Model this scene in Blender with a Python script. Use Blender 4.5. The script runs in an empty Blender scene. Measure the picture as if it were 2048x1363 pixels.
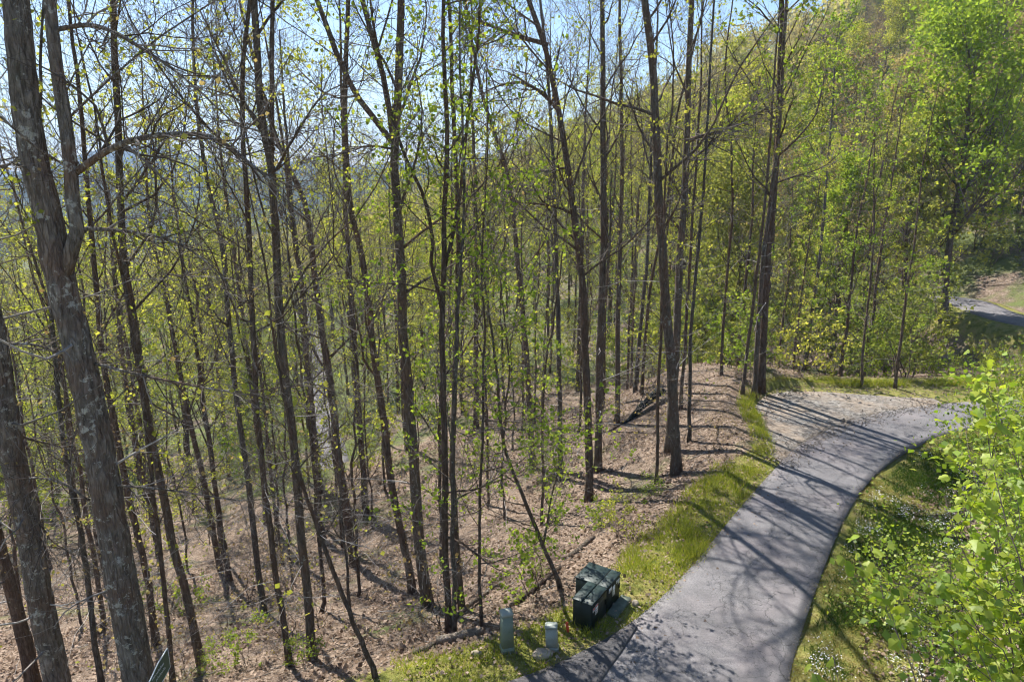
import bpy, math
import numpy as np
from mathutils import Vector

# ------------------------------------------------------------------ camera, sky, sun, exposure
scene = bpy.context.scene
COL = scene.collection
F = 1365.0                      # focal length in pixels of the 2048 px wide photograph (24 mm lens)
PITCH = math.radians(14.5)
CAMZ = 10.0                     # a drone hovering ten metres above the driveway
cam_data = bpy.data.cameras.new("camera")
cam_data.lens = 24.0
cam_data.sensor_width = 36.0
cam_data.clip_start = 0.1
cam_data.clip_end = 12000.0
cam = bpy.data.objects.new("camera", cam_data)
cam.location = (0, 0, CAMZ)
cam.rotation_euler = (math.radians(90) - PITCH, 0, 0)
COL.objects.link(cam)
scene.camera = cam

SUN_EL = math.radians(50)
SUN_AZ = math.radians(-33)      # ahead of the camera, to its left
world = bpy.data.worlds.new("World")
scene.world = world
world.use_nodes = True
wn = world.node_tree.nodes
wl = world.node_tree.links
wn.clear()
sky = wn.new("ShaderNodeTexSky")
sky.sky_type = 'NISHITA'
sky.sun_disc = False
sky.sun_elevation = SUN_EL
sky.sun_rotation = SUN_AZ
sky.altitude = 900
sky.air_density = 1.0
sky.dust_density = 0.7
sky.ozone_density = 2.2
bg = wn.new("ShaderNodeBackground")
bg.inputs[1].default_value = 0.083
wo = wn.new("ShaderNodeOutputWorld")
wl.new(sky.outputs[0], bg.inputs[0])
wl.new(bg.outputs[0], wo.inputs[0])

sun_data = bpy.data.lights.new("sun", 'SUN')
sun_data.energy = 5.0
sun_data.angle = math.radians(0.53)
sun_data.color = (1.0, 0.955, 0.88)
sun = bpy.data.objects.new("sun", sun_data)
SUNV = Vector((math.sin(SUN_AZ) * math.cos(SUN_EL), math.cos(SUN_AZ) * math.cos(SUN_EL), math.sin(SUN_EL)))
sun.rotation_euler = SUNV.to_track_quat('Z', 'Y').to_euler()
sun.location = (-20, 30, 60)
COL.objects.link(sun)

scene.view_settings.view_transform = 'Standard'
scene.view_settings.look = 'None'
scene.view_settings.gamma = 1.0
scene.view_settings.exposure = 1.28
scene.view_settings.use_curve_mapping = False
scene.render.engine = 'CYCLES'
scene.cycles.max_bounces = 5
scene.cycles.diffuse_bounces = 2
scene.cycles.glossy_bounces = 2
scene.cycles.transmission_bounces = 4
scene.cycles.use_denoising = True
scene.cycles.denoiser = 'OPENIMAGEDENOISE'
scene.cycles.denoising_input_passes = 'RGB_ALBEDO_NORMAL'
scene.cycles.denoising_prefilter = 'ACCURATE'
scene.cycles.use_adaptive_sampling = True
scene.cycles.adaptive_threshold = 0.05
scene.cycles.sample_clamp_indirect = 4.0
scene.cycles.filter_width = 1.15

rng = np.random.default_rng(7)

# ------------------------------------------------------------------ geometry helpers
def set_mesh(name, V, polys, mats=(), smooth=False, attr=None):
    """polys: list of (n, k) index arrays, one per polygon size."""
    me = bpy.data.meshes.new(name)
    V = np.asarray(V, np.float32).reshape(-1, 3)
    me.vertices.add(len(V))
    me.vertices.foreach_set("co", V.ravel())
    polys = [np.asarray(p, np.int32) for p in polys if len(p)]
    nl = sum(p.size for p in polys)
    npoly = sum(len(p) for p in polys)
    me.loops.add(nl)
    me.polygons.add(npoly)
    me.loops.foreach_set("vertex_index", np.concatenate([p.ravel() for p in polys]))
    tot = np.concatenate([np.full(len(p), p.shape[1], np.int32) for p in polys])
    me.polygons.foreach_set("loop_start", np.concatenate([[0], np.cumsum(tot)[:-1]]).astype(np.int32))
    if smooth:
        me.polygons.foreach_set("use_smooth", np.ones(npoly, bool))
    for m in mats:
        me.materials.append(m)
    if attr:
        for k, a in attr.items():
            at_ = me.attributes.new(k, 'FLOAT', 'POINT')
            at_.data.foreach_set("value", np.asarray(a, np.float32))
    me.update(calc_edges=True)
    return me

def link(name, me, parent=None, loc=None):
    o = bpy.data.objects.new(name, me)
    COL.objects.link(o)
    if parent is not None:
        o.parent = parent
    if loc is not None:
        o.location = loc
    return o

def tag(o, label=None, cat=None, group=None, kind=None):
    if label: o["label"] = label
    if cat: o["category"] = cat
    if group: o["group"] = group
    if kind: o["kind"] = kind
    return o

def empty(name, loc, rz=0.0, s=1.0):
    o = bpy.data.objects.new(name, None)
    o.empty_display_size = 0.2
    o.location = loc
    o.rotation_euler = (0, 0, rz)
    o.scale = (s, s, s)
    COL.objects.link(o)
    return o

def norm(v):
    return v / np.maximum(np.linalg.norm(v, axis=-1, keepdims=True), 1e-9)

class MB:
    """collects shapes for one mesh"""
    def __init__(self):
        self.v = []; self.p = {}; self.n = 0
    def add(self, V, F_):
        V = np.asarray(V, float).reshape(-1, 3)
        for f in F_:
            f = np.asarray(f, np.int64)
            if f.ndim == 1: f = f[None]
            self.p.setdefault(f.shape[1], []).append(f + self.n)
        self.v.append(V); self.n += len(V)
    def tubes(self, P, R, S=6, noise=0.0, cap=False, r=None):
        """P (K,M,3), R (K,M): K tapering tubes"""
        P = np.asarray(P, float); R = np.asarray(R, float)
        if P.ndim == 2: P = P[None]; R = R[None]
        K, M, _ = P.shape
        if K == 0: return
        T = norm(np.gradient(P, axis=1))
        axis = norm(P[:, -1] - P[:, 0])
        ref = np.where(np.abs(axis[:, 2:3]) < 0.8, np.array([[0, 0, 1.0]]), np.array([[1.0, 0, 0]]))
        U = norm(np.cross(T, ref[:, None, :])); W = np.cross(T, U)
        a = np.arange(S) * 2 * np.pi / S
        rad = R[:, :, None] * np.ones(S)
        if noise > 0:
            g = r or rng
            rad = rad * (1 + noise * (g.random((K, M, S)) - 0.5))
        V = P[:, :, None, :] + rad[..., None] * (np.cos(a)[None, None, :, None] * U[:, :, None, :] + np.sin(a)[None, None, :, None] * W[:, :, None, :])
        i = np.arange(M - 1)[:, None] * S; j = np.arange(S)[None, :]; j2 = (j + 1) % S
        q = np.stack([i + j, i + j2, i + S + j2, i + S + j], -1).reshape(-1, 4)
        q = (q[None] + (np.arange(K) * M * S)[:, None, None]).reshape(-1, 4)
        f = [q]
        if cap:
            base = (np.arange(K) * M * S)[:, None]
            f.append((base + np.arange(S)[::-1][None])); f.append(base + (M - 1) * S + np.arange(S)[None])
        self.add(V, f)
    def box(self, lo, hi, bev=0.0):
        lo = np.array(lo, float); hi = np.array(hi, float)
        if bev <= 0:
            c = np.array([[x, y, z] for z in (0, 1) for y in (0, 1) for x in (0, 1)], float)
            V = lo + c * (hi - lo)
            self.add(V, [np.array([[0, 2, 3, 1], [4, 5, 7, 6], [0, 1, 5, 4], [2, 6, 7, 3], [0, 4, 6, 2], [1, 3, 7, 5]])])
        else:
            x0, y0, z0 = lo; x1, y1, z1 = hi; b = bev
            def ring(i, z):
                return [(x0 + i + b, y0 + i, z), (x1 - i - b, y0 + i, z), (x1 - i, y0 + i + b, z), (x1 - i, y1 - i - b, z),
                        (x1 - i - b, y1 - i, z), (x0 + i + b, y1 - i, z), (x0 + i, y1 - i - b, z), (x0 + i, y0 + i + b, z)]
            V = ring(b, z0) + ring(0, z0 + b) + ring(0, z1 - b) + ring(b, z1)
            f = []
            for k in range(3):
                for j in range(8):
                    f.append([k * 8 + j, k * 8 + (j + 1) % 8, k * 8 + 8 + (j + 1) % 8, k * 8 + 8 + j])
            self.add(V, [np.array(f), np.array([list(range(7, -1, -1))]), np.array([list(range(24, 32))])])
    def mesh(self, name, mats=(), smooth=False):
        return set_mesh(name, np.concatenate(self.v), [np.concatenate(x) for x in self.p.values()], mats, smooth)

# value noise on a lattice, for terrain
_lat = np.random.default_rng(3).random((256, 256))
def vnoise(x, y):
    xi = np.floor(x).astype(int); yi = np.floor(y).astype(int)
    fx = x - xi; fy = y - yi
    fx = fx * fx * (3 - 2 * fx); fy = fy * fy * (3 - 2 * fy)
    g = lambda a, b: _lat[a % 256, b % 256]
    return (g(xi, yi) * (1 - fx) + g(xi + 1, yi) * fx) * (1 - fy) + (g(xi, yi + 1) * (1 - fx) + g(xi + 1, yi + 1) * fx) * fy - 0.5
def fbm(x, y, o=4):
    return sum(vnoise(x * 2 ** k + 17 * k, y * 2 ** k + 5 * k) / 2 ** k for k in range(o))

def smooth01(t):
    t = np.clip(t, 0, 1); return t * t * (3 - 2 * t)

def pdist(x, y, poly, signed=False):
    """distance to a polyline (left positive when signed) and arc position"""
    x = np.asarray(x, float); y = np.asarray(y, float)
    best = np.full(x.shape, 1e18); sg = np.zeros(x.shape); zz = np.zeros(x.shape)
    for a, b in zip(poly[:-1], poly[1:]):
        dx, dy = b[0] - a[0], b[1] - a[1]
        L2 = dx * dx + dy * dy
        t = np.clip(((x - a[0]) * dx + (y - a[1]) * dy) / L2, 0, 1)
        ex = x - a[0] - t * dx; ey = y - a[1] - t * dy
        d2 = ex * ex + ey * ey
        m = d2 < best - 1e-9
        best = np.where(m, d2, best)
        sg = np.where(m, np.sign(dx * (y - a[1]) - dy * (x - a[0])), sg)
        if len(a) > 2: zz = np.where(m, a[2] + t * (b[2] - a[2]), zz)
    d = np.sqrt(best)
    return (d * np.where(sg == 0, 1, sg) if signed else d), zz

def smooth_poly(p, n=4):
    p = np.asarray(p, float)
    for _ in range(n):
        q = 0.75 * p[:-1] + 0.25 * p[1:]; r = 0.25 * p[:-1] + 0.75 * p[1:]
        m = np.empty((2 * len(q), p.shape[1])); m[0::2] = q; m[1::2] = r
        p = np.vstack([p[:1], m, p[-1:]])
    return p

def resample(p, n):
    p = np.asarray(p, float)
    s = np.concatenate([[0], np.cumsum(np.linalg.norm(np.diff(p, axis=0), axis=1))])
    t = np.linspace(0, s[-1], n)
    return np.stack([np.interp(t, s, p[:, k]) for k in range(p.shape[1])], 1)

# ------------------------------------------------------------------ terrain
EDGE_L = smooth_poly([(-60, -6), (-30, 2), (-14, 6.6), (-5, 9.4), (0.1, 11.5), (1.9, 12.6), (3.2, 13.75), (4.7, 15.6), (5.83, 17.2), (7.2, 19.1),
                      (8.6, 20.9), (10.2, 23.0), (12.0, 24.6), (14.2, 26.2), (17.5, 27.6), (23, 28.6), (32, 28.4), (44, 25)], 2)
EDGE_R = smooth_poly([(3.0, 4), (4.7, 9.5), (5.48, 11.5), (6.64, 13.4), (8.07, 15.6), (9.8, 18.2), (11.7, 20.5), (13.2, 22.0), (14.5, 23.1),
                      (16.3, 24.3), (19, 25.3), (24, 25.9), (32, 25.2), (44, 21.8)], 2)
BENCH = smooth_poly([(-60, -6), (-30, 2), (-14, 6.6), (-5, 9.4), (0.1, 11.5), (1.9, 12.6), (3.2, 13.75), (4.7, 15.6), (5.83, 17.2), (7.2, 19.1),
                     (8.6, 20.9), (9.4, 22.6), (9.9, 25.0), (10.4, 28.3), (12.2, 30.4), (15.4, 30.2), (18.5, 30.2), (23, 30.6), (32, 30), (44, 27)], 2)
UPPER = smooth_poly([(44, 33, 0.3), (37, 38, 0.2), (33.2, 42.5, 0.1), (32.9, 46, 0.1), (33.6, 49.5, 0.2), (33.2, 52.0, 0.0), (32.0, 54.0, -0.5)], 2)
LOWER = smooth_poly([(-13, 47, -15.4), (-14.6, 51, -14.2), (-17, 58, -13.9), (-21, 70, -14.0), (-27, 90, -14.4), (-38, 120, -15.4)], 2)

def height(x, y):
    x = np.asarray(x, float); y = np.asarray(y, float)
    s, _ = pdist(x, y, BENCH, True)
    left = np.maximum(s - 1.2, 0)
    drop = 17 * np.tanh(0.50 * left / 17) + 0.085 * np.maximum(left - 30, 0)
    base = -drop
    r, _ = pdist(x, y, EDGE_R, True)
    right = np.maximum(-r, 0)
    bank = np.where(s < 0, 0.34 * np.maximum(right - 2.6, 0) - 0.22 * np.exp(-((right - 1.9) / 0.8) ** 2) * (right > 0), 0)
    base = base + np.minimum(bank, 14)
    base = base + 1.9 * np.exp(-(((x - 9.4) / 4.2) ** 2 + ((y - 35.5) / 4.8) ** 2))
    hx = 0.97 * x + 0.22 * y - 46 - 0.14 * np.maximum(y - 95, 0)
    hill = np.where(hx > 0, 0.47 * hx + 0.0011 * np.maximum(hx, 0) ** 2, 0.30 * hx)
    hill = np.where(hill > 62, 62 + 0.25 * (hill - 62), hill)
    k = 3.0
    z = np.where(y > 20, np.logaddexp(base / k, hill / k) * k - k * np.exp(-np.abs(base - hill) / k) * 0.0, base)
    z = base + (z - base) * smooth01((y - 26) / 12) * smooth01((np.abs(s) - 0.0) / 4)
    far = smooth01((np.hypot(x, y) - 20) / 40)
    rough = smooth01((np.abs(s) - 1.0) / 3)
    z = z + rough * (0.22 * fbm(x * 0.45, y * 0.45, 3)) + far * rough * 2.2 * fbm(x * 0.04, y * 0.04, 3)
    for road, w in ((UPPER, 2.0), (LOWER, 2.4)):
        d, zr = pdist(x, y, road)
        m = 1 - smooth01((d - w) / 2.2)
        z = z * (1 - m) + zr * m
    # beds of the driveway: flat
    inside = (s < 0) & (r > 0)
    z = np.where(inside, np.minimum(z, -0.03), z)
    return z

def H1(x, y):
    return float(height(np.array([x]), np.array([y]))[0])

def ray(px, py):
    u = (px - 1024) / F; v = (py - 681.5) / F
    return np.array([u, math.cos(PITCH) - v * math.sin(PITCH), -(math.sin(PITCH) + v * math.cos(PITCH))])

def hit(px, py, tmax=260):
    """where the line of sight through a photograph pixel meets the ground"""
    d = ray(px, py)
    t = np.linspace(6, tmax, 1300)
    X = d[0] * t; Y = d[1] * t; Z = CAMZ + d[2] * t
    below = Z < height(X, Y)
    i = int(np.argmax(below)) if below.any() else len(t) - 1
    return np.array([X[i], Y[i], H1(X[i], Y[i])]), t[i]

def at_plane(px, py, Y):
    d = ray(px, py); t = Y / d[1]
    return np.array([d[0] * t, Y, CAMZ + d[2] * t])

def at_depth(px, py, t):
    d = ray(px, py)
    return np.array([d[0] * t, d[1] * t, CAMZ + d[2] * t])

def project(x, y, z):
    dz = z - CAMZ
    depth = y * math.cos(PITCH) - dz * math.sin(PITCH)
    up = y * math.sin(PITCH) + dz * math.cos(PITCH)
    dd = np.maximum(depth, 0.01)
    return 1024 + F * x / dd, 681.5 - F * up / dd, depth

# ------------------------------------------------------------------ materials
class NT:
    def __init__(self, name):
        self.m = bpy.data.materials.new(name); self.m.use_nodes = True
        self.t = self.m.node_tree; self.t.nodes.clear()
        self.out = self.n("ShaderNodeOutputMaterial")
    def n(self, typ, **kw):
        x = self.t.nodes.new(typ)
        for k, v in kw.items(): setattr(x, k, v)
        return x
    def l(self, a, b): self.t.links.new(a, b)
    def coord(self, what="Object", scale=(1, 1, 1)):
        tc = self.n("ShaderNodeTexCoord"); mp = self.n("ShaderNodeMapping")
        mp.inputs["Scale"].default_value = scale
        self.l(tc.outputs[what], mp.inputs[0]); return mp.outputs[0]
    def noise(self, co, scale, detail=4, rough=0.6):
        x = self.n("ShaderNodeTexNoise"); x.inputs["Scale"].default_value = scale
        x.inputs["Detail"].default_value = detail; x.inputs["Roughness"].default_value = rough
        self.l(co, x.inputs["Vector"]); return x.outputs[0]
    def ramp(self, fac, stops):
        x = self.n("ShaderNodeValToRGB"); e = x.color_ramp.elements
        while len(e) < len(stops): e.new(0.5)
        for q, (p, c) in zip(e, stops):
            q.position = p; q.color = (*c, 1) if len(c) == 3 else c
        self.l(fac, x.inputs[0]); return x.outputs[0]
    def mix(self, fac, a, b, mode='MIX'):
        x = self.n("ShaderNodeMix", data_type='RGBA', blend_type=mode)
        for s, v in ((x.inputs[0], fac), (x.inputs[6], a), (x.inputs[7], b)):
            if isinstance(v, (int, float)): s.default_value = v
            elif isinstance(v, tuple): s.default_value = (*v, 1)
            else: self.l(v, s)
        return x.outputs[2]
    def math(self, op, a, b=0.0):
        x = self.n("ShaderNodeMath", operation=op)
        for s, v in zip(x.inputs, (a, b)):
            if isinstance(v, (int, float)): s.default_value = v
            else: self.l(v, s)
        return x.outputs[0]
    def bump(self, h, strength=0.5, dist=0.02):
        b = self.n("ShaderNodeBump"); b.inputs["Strength"].default_value = strength
        b.inputs["Distance"].default_value = dist
        self.l(h, b.inputs["Height"]); return b.outputs[0]
    def principled(self, col, rough=0.8, spec=0.3, normal=None, metallic=0.0):
        p = self.n("ShaderNodeBsdfPrincipled")
        if isinstance(col, tuple): p.inputs["Base Color"].default_value = (*col, 1)
        else: self.l(col, p.inputs["Base Color"])
        if isinstance(rough, (int, float)): p.inputs["Roughness"].default_value = rough
        else: self.l(rough, p.inputs["Roughness"])
        p.inputs["Specular IOR Level"].default_value = spec
        p.inputs["Metallic"].default_value = metallic
        if normal is not None: self.l(normal, p.inputs["Normal"])
        self.l(p.outputs[0], self.out.inputs[0]); return self.m

def bark_material(name, dark, mid, light, lichen, red, scale=1.0, plates=0.35, flecks=0.60):
    n = NT(name)
    co = n.coord("Object", (scale * 5, scale * 5, scale * 1.1))
    co2 = n.coord("Object", (1, 1, 1))
    a = n.noise(co, 3.0, 7, 0.72)
    c = n.ramp(a, [(0.30, dark), (0.5, mid), (0.72, light)])
    big = n.noise(co2, 0.8, 4, 0.65)
    c = n.mix(n.ramp(big, [(0.45, (0, 0, 0)), (0.62, (1, 1, 1))]), c, n.mix(0.8, c, red))
    w = n.n("ShaderNodeTexVoronoi"); w.feature = 'DISTANCE_TO_EDGE'; w.inputs["Scale"].default_value = 2.2
    wv = n.n("ShaderNodeVectorMath", operation='ADD'); nn = n.n("ShaderNodeTexNoise"); nn.inputs["Scale"].default_value = 2.5; nn.inputs["Detail"].default_value = 5
    n.l(co, nn.inputs["Vector"]); n.l(co, wv.inputs[0]); n.l(nn.outputs[1], wv.inputs[1]); n.l(wv.outputs[0], w.inputs["Vector"])
    crev = n.ramp(w.outputs[0], [(0.0, (1, 1, 1)), (0.16, (0, 0, 0))])
    c = n.mix(n.math('MULTIPLY', crev, plates), c, dark)
    li = n.noise(co2, 9.0 * scale, 6, 0.75); patch = n.noise(co2, 1.3, 3, 0.6)
    lm = n.math('ADD', li, n.math('MULTIPLY', n.math('SUBTRACT', patch, 0.5), 0.5))
    c = n.mix(n.ramp(lm, [(flecks, (0, 0, 0)), (flecks + .05, (1, 1, 1))]), c, n.mix(a, lichen, n.mix(0.6, lichen, light)))
    moss = n.noise(co2, 0.6, 5, 0.7)
    c = n.mix(n.ramp(moss, [(0.60, (0, 0, 0)), (0.72, (.6, .6, .6))]), c, (0.055, 0.065, 0.02))
    oi = n.n("ShaderNodeObjectInfo")
    c = n.mix(n.math('MULTIPLY', oi.outputs["Random"], 0.5), c, n.mix(0.6, c, dark))
    hgt = n.math('ADD', a, n.math('MINIMUM', n.math('MULTIPLY', w.outputs[0], 3.0), 0.6))
    return n.principled(c, 0.95, 0.08, n.bump(hgt, 1.0, 0.05))

def leaf_material(name, cols, trans, tmix=0.5, gloss=0.0, per_tree=0.4):
    """cols: stops over a random number, part of it each leaf's own and part its tree's"""
    n = NT(name)
    g = n.n("ShaderNodeNewGeometry"); oi = n.n("ShaderNodeObjectInfo")
    r = n.math('ADD', n.math('MULTIPLY', g.outputs["Random Per Island"], 1 - per_tree), n.math('MULTIPLY', oi.outputs["Random"], per_tree))
    c = n.ramp(r, [(i / max(1, len(cols) - 1) * 0.84 + 0.08, k) for i, k in enumerate(cols)])
    d = n.n("ShaderNodeBsdfDiffuse"); n.l(c, d.inputs[0])
    t = n.n("ShaderNodeBsdfTranslucent"); n.l(n.mix(1.0, c, trans, 'MULTIPLY'), t.inputs[0])
    m = n.n("ShaderNodeMixShader"); m.inputs[0].default_value = tmix
    n.l(d.outputs[0], m.inputs[1]); n.l(t.outputs[0], m.inputs[2])
    last = m
    if gloss > 0:
        gl = n.n("ShaderNodeBsdfGlossy"); gl.inputs["Roughness"].default_value = 0.5
        last = n.n("ShaderNodeMixShader"); last.inputs[0].default_value = gloss
        n.l(m.outputs[0], last.inputs[1]); n.l(gl.outputs[0], last.inputs[2])
    n.l(last.outputs[0], n.out.inputs[0]); return n.m

M = {}
M['bark'] = bark_material("bark_brown", (0.05, 0.039, 0.031), (0.17, 0.132, 0.103), (0.29, 0.24, 0.195), (0.38, 0.37, 0.32), (0.21, 0.13, 0.09), 1.0, 0.4, 0.64)
M['bark_big'] = bark_material("bark_grey", (0.055, 0.046, 0.038), (0.24, 0.21, 0.178), (0.41, 0.375, 0.33), (0.56, 0.55, 0.49), (0.23, 0.15, 0.11), 0.8, 0.35, 0.575)
M['bark_pale'] = bark_material("bark_pale", (0.07, 0.056, 0.044), (0.18, 0.15, 0.12), (0.30, 0.265, 0.22), (0.40, 0.40, 0.35), (0.22, 0.14, 0.10), 1.0, 0.3, 0.6)
M['bark_grey2'] = bark_material("bark_ash_grey", (0.05, 0.045, 0.04), (0.17, 0.155, 0.135), (0.29, 0.27, 0.24), (0.42, 0.42, 0.37), (0.19, 0.14, 0.105), 1.2, 0.5, 0.60)
M['log_pale'] = bark_material("weathered_log", (0.14, 0.11, 0.085), (0.36, 0.30, 0.24), (0.52, 0.46, 0.39), (0.5, 0.48, 0.42), (0.34, 0.25, 0.18), 1.0, 0.3, 0.66)
n = NT("twig_bark")
oi = n.n("ShaderNodeObjectInfo")
g = n.n("ShaderNodeNewGeometry")
M['twig'] = n.principled(n.ramp(g.outputs["Random Per Island"], [(0.0, (0.07, 0.055, 0.045)), (0.6, (0.15, 0.125, 0.105)), (1.0, (0.30, 0.27, 0.24))]), 0.9, 0.1)
n = NT("dead_twig")
g = n.n("ShaderNodeNewGeometry")
M['dead'] = n.principled(n.ramp(g.outputs["Random Per Island"], [(0.0, (0.13, 0.115, 0.10)), (0.7, (0.27, 0.245, 0.22)), (1.0, (0.42, 0.39, 0.36))]), 0.9, 0.1)

T_ = (1.3, 1.25, 0.6)
M['leaf_yg'] = leaf_material("leaf_yellow_green", [(0.20, 0.245, 0.05), (0.34, 0.37, 0.085), (0.47, 0.45, 0.13)], T_, 0.55)
M['leaf_g'] = leaf_material("leaf_fresh_green", [(0.13, 0.21, 0.035), (0.24, 0.33, 0.06), (0.37, 0.42, 0.09)], T_, 0.55)
M['leaf_bright'] = leaf_material("leaf_bright_green", [(0.15, 0.24, 0.04), (0.25, 0.34, 0.06), (0.36, 0.42, 0.09)], T_, 0.5)
M['leaf_mid'] = leaf_material("leaf_mid_green", [(0.12, 0.17, 0.05), (0.21, 0.26, 0.075), (0.32, 0.33, 0.11)], T_, 0.5)
M['leaf_tan'] = leaf_material("leaf_bud_tan", [(0.27, 0.195, 0.10), (0.38, 0.30, 0.14), (0.40, 0.37, 0.15)], (1.2, 1.1, 0.8), 0.45)
M['leaf_big'] = leaf_material("leaf_broad", [(0.11, 0.19, 0.022), (0.24, 0.35, 0.04), (0.36, 0.43, 0.055), (0.45, 0.47, 0.07)], (1.25, 1.25, 0.6), 0.5, 0.03)
M['leaf_hill'] = leaf_material("leaf_hillside", [(0.13, 0.175, 0.05), (0.25, 0.285, 0.075), (0.37, 0.37, 0.11), (0.37, 0.30, 0.16)], (1.25, 1.2, 0.75), 0.45, 0, 0.8)
M['litter'] = leaf_material("fallen_leaf", [(0.09, 0.06, 0.04), (0.21, 0.15, 0.108), (0.325, 0.245, 0.188), (0.46, 0.37, 0.30)], (1, .9, .8), 0.15, 0.0)
M['blade'] = leaf_material("grass_blade", [(0.09, 0.145, 0.022), (0.22, 0.265, 0.045), (0.42, 0.385, 0.10)], (1.4, 1.4, 0.6), 0.45)
M['weed'] = leaf_material("verge_weed", [(0.04, 0.08, 0.018), (0.09, 0.14, 0.03), (0.17, 0.20, 0.05)], (1.3, 1.3, 0.6), 0.4)
M['blade_dry'] = leaf_material("dry_grass_blade", [(0.13, 0.12, 0.03), (0.26, 0.21, 0.06), (0.36, 0.29, 0.13)], (1.2, 1.1, 0.7), 0.35)
M['flower'] = leaf_material("white_petal", [(0.7, 0.7, 0.74), (0.82, 0.82, 0.84)], (1, 1, 1), 0.3, 0.0)

# the ground: leaf litter, with a mossy, grassy strip along the driveway
n = NT("forest_floor")
co = n.coord("Object")
v = n.n("ShaderNodeTexVoronoi"); v.inputs["Scale"].default_value = 9.0; v.inputs["Randomness"].default_value = 1.0
nz = n.n("ShaderNodeTexNoise"); nz.inputs["Scale"].default_value = 6; n.l(co, nz.inputs["Vector"])
vm = n.n("ShaderNodeVectorMath", operation='ADD'); n.l(co, vm.inputs[0]); n.l(nz.outputs[1], vm.inputs[1])
n.l(vm.outputs[0], v.inputs["Vector"])
sep = n.n("ShaderNodeSeparateColor"); n.l(v.outputs["Color"], sep.inputs[0])
lit = n.ramp(sep.outputs[0], [(0.0, (0.08, 0.056, 0.04)), (0.35, (0.155, 0.112, 0.082)), (0.7, (0.24, 0.18, 0.137)), (1.0, (0.33, 0.262, 0.208))])
soil = n.noise(co, 0.7, 5, 0.6)
lit = n.mix(n.ramp(soil, [(0.52, (0, 0, 0)), (0.7, (1, 1, 1))]), lit, n.mix(0.6, lit, (0.07, 0.055, 0.04)))
green = n.noise(co, 0.23, 4, 0.65)
far_a = n.n("ShaderNodeAttribute", attribute_name="green")
gm = n.math('ADD', green, n.math('MULTIPLY', far_a.outputs["Fac"], 0.22))
lit = n.mix(n.ramp(gm, [(0.55, (0, 0, 0)), (0.68, (.8, .8, .8))]), lit, n.ramp(soil, [(0.3, (0.05, 0.085, 0.02)), (0.7, (0.13, 0.17, 0.04))]))
va = n.n("ShaderNodeAttribute", attribute_name="verge")
gr1 = n.noise(co, 2.2, 5, 0.7)
gras = n.ramp(gr1, [(0.3, (0.08, 0.095, 0.025)), (0.45, (0.16, 0.17, 0.04)), (0.56, (0.235, 0.215, 0.07)), (0.75, (0.23, 0.17, 0.10))])
vm2 = n.math('ADD', va.outputs["Fac"], n.math('MULTIPLY', n.math('SUBTRACT', gr1, 0.5), 1.1))
c = n.mix(n.ramp(vm2, [(0.35, (0, 0, 0)), (0.6, (1, 1, 1))]), lit, gras)
M['ground'] = n.principled(c, 0.95, 0.1, n.bump(n.math('ADD', v.outputs["Distance"], soil), 0.7, 0.05))

def asphalt(name, k):
    n = NT(name)
    co = n.coord("Object")
    fine = n.noise(co, 30, 5, 0.9); mid = n.noise(co, 1.1, 7, 0.75); pat = n.noise(co, 0.33, 3, 0.6)
    c = n.ramp(fine, [(0.34, (0.085, 0.083, 0.085)), (0.66, (0.285, 0.277, 0.283))])
    c = n.mix(n.ramp(mid, [(0.40, (0, 0, 0)), (0.60, (.7, .7, .7))]), c, (0.135, 0.13, 0.133))
    c = n.mix(n.ramp(pat, [(0.50, (0, 0, 0)), (0.64, (.45, .45, .45))]), c, (0.27, 0.235, 0.235))
    wob = n.n("ShaderNodeTexNoise"); wob.inputs["Scale"].default_value = 1.6; wob.inputs["Detail"].default_value = 6; n.l(co, wob.inputs["Vector"])
    sc = n.n("ShaderNodeVectorMath", operation='SCALE'); sc.inputs["Scale"].default_value = 1.1; n.l(wob.outputs[1], sc.inputs[0])
    ad = n.n("ShaderNodeVectorMath", operation='ADD'); n.l(co, ad.inputs[0]); n.l(sc.outputs[0], ad.inputs[1])
    cr = n.n("ShaderNodeTexVoronoi"); cr.feature = 'DISTANCE_TO_EDGE'; cr.inputs["Scale"].default_value = 4.2; n.l(ad.outputs[0], cr.inputs["Vector"])
    cr2 = n.n("ShaderNodeTexVoronoi"); cr2.feature = 'DISTANCE_TO_EDGE'; cr2.inputs["Scale"].default_value = 0.55; n.l(ad.outputs[0], cr2.inputs["Vector"])
    patch = n.ramp(n.noise(co, 0.5, 2, 0.5), [(0.45, (0, 0, 0)), (0.58, (1, 1, 1))])
    crk = n.math('MULTIPLY', n.ramp(cr.outputs[0], [(0.006, (1, 1, 1)), (0.022, (0, 0, 0))]), patch)
    crk = n.math('MAXIMUM', crk, n.ramp(cr2.outputs[0], [(0.002, (1, 1, 1)), (0.007, (0, 0, 0))]))
    c = n.mix(n.math('MULTIPLY', crk, 0.7), c, (0.04, 0.039, 0.041))
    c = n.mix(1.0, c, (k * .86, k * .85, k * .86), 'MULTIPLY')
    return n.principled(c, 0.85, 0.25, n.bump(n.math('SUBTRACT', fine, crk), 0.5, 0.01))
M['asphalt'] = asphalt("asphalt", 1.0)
M['asphalt_dark'] = asphalt("newer_asphalt", 0.58)

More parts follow.
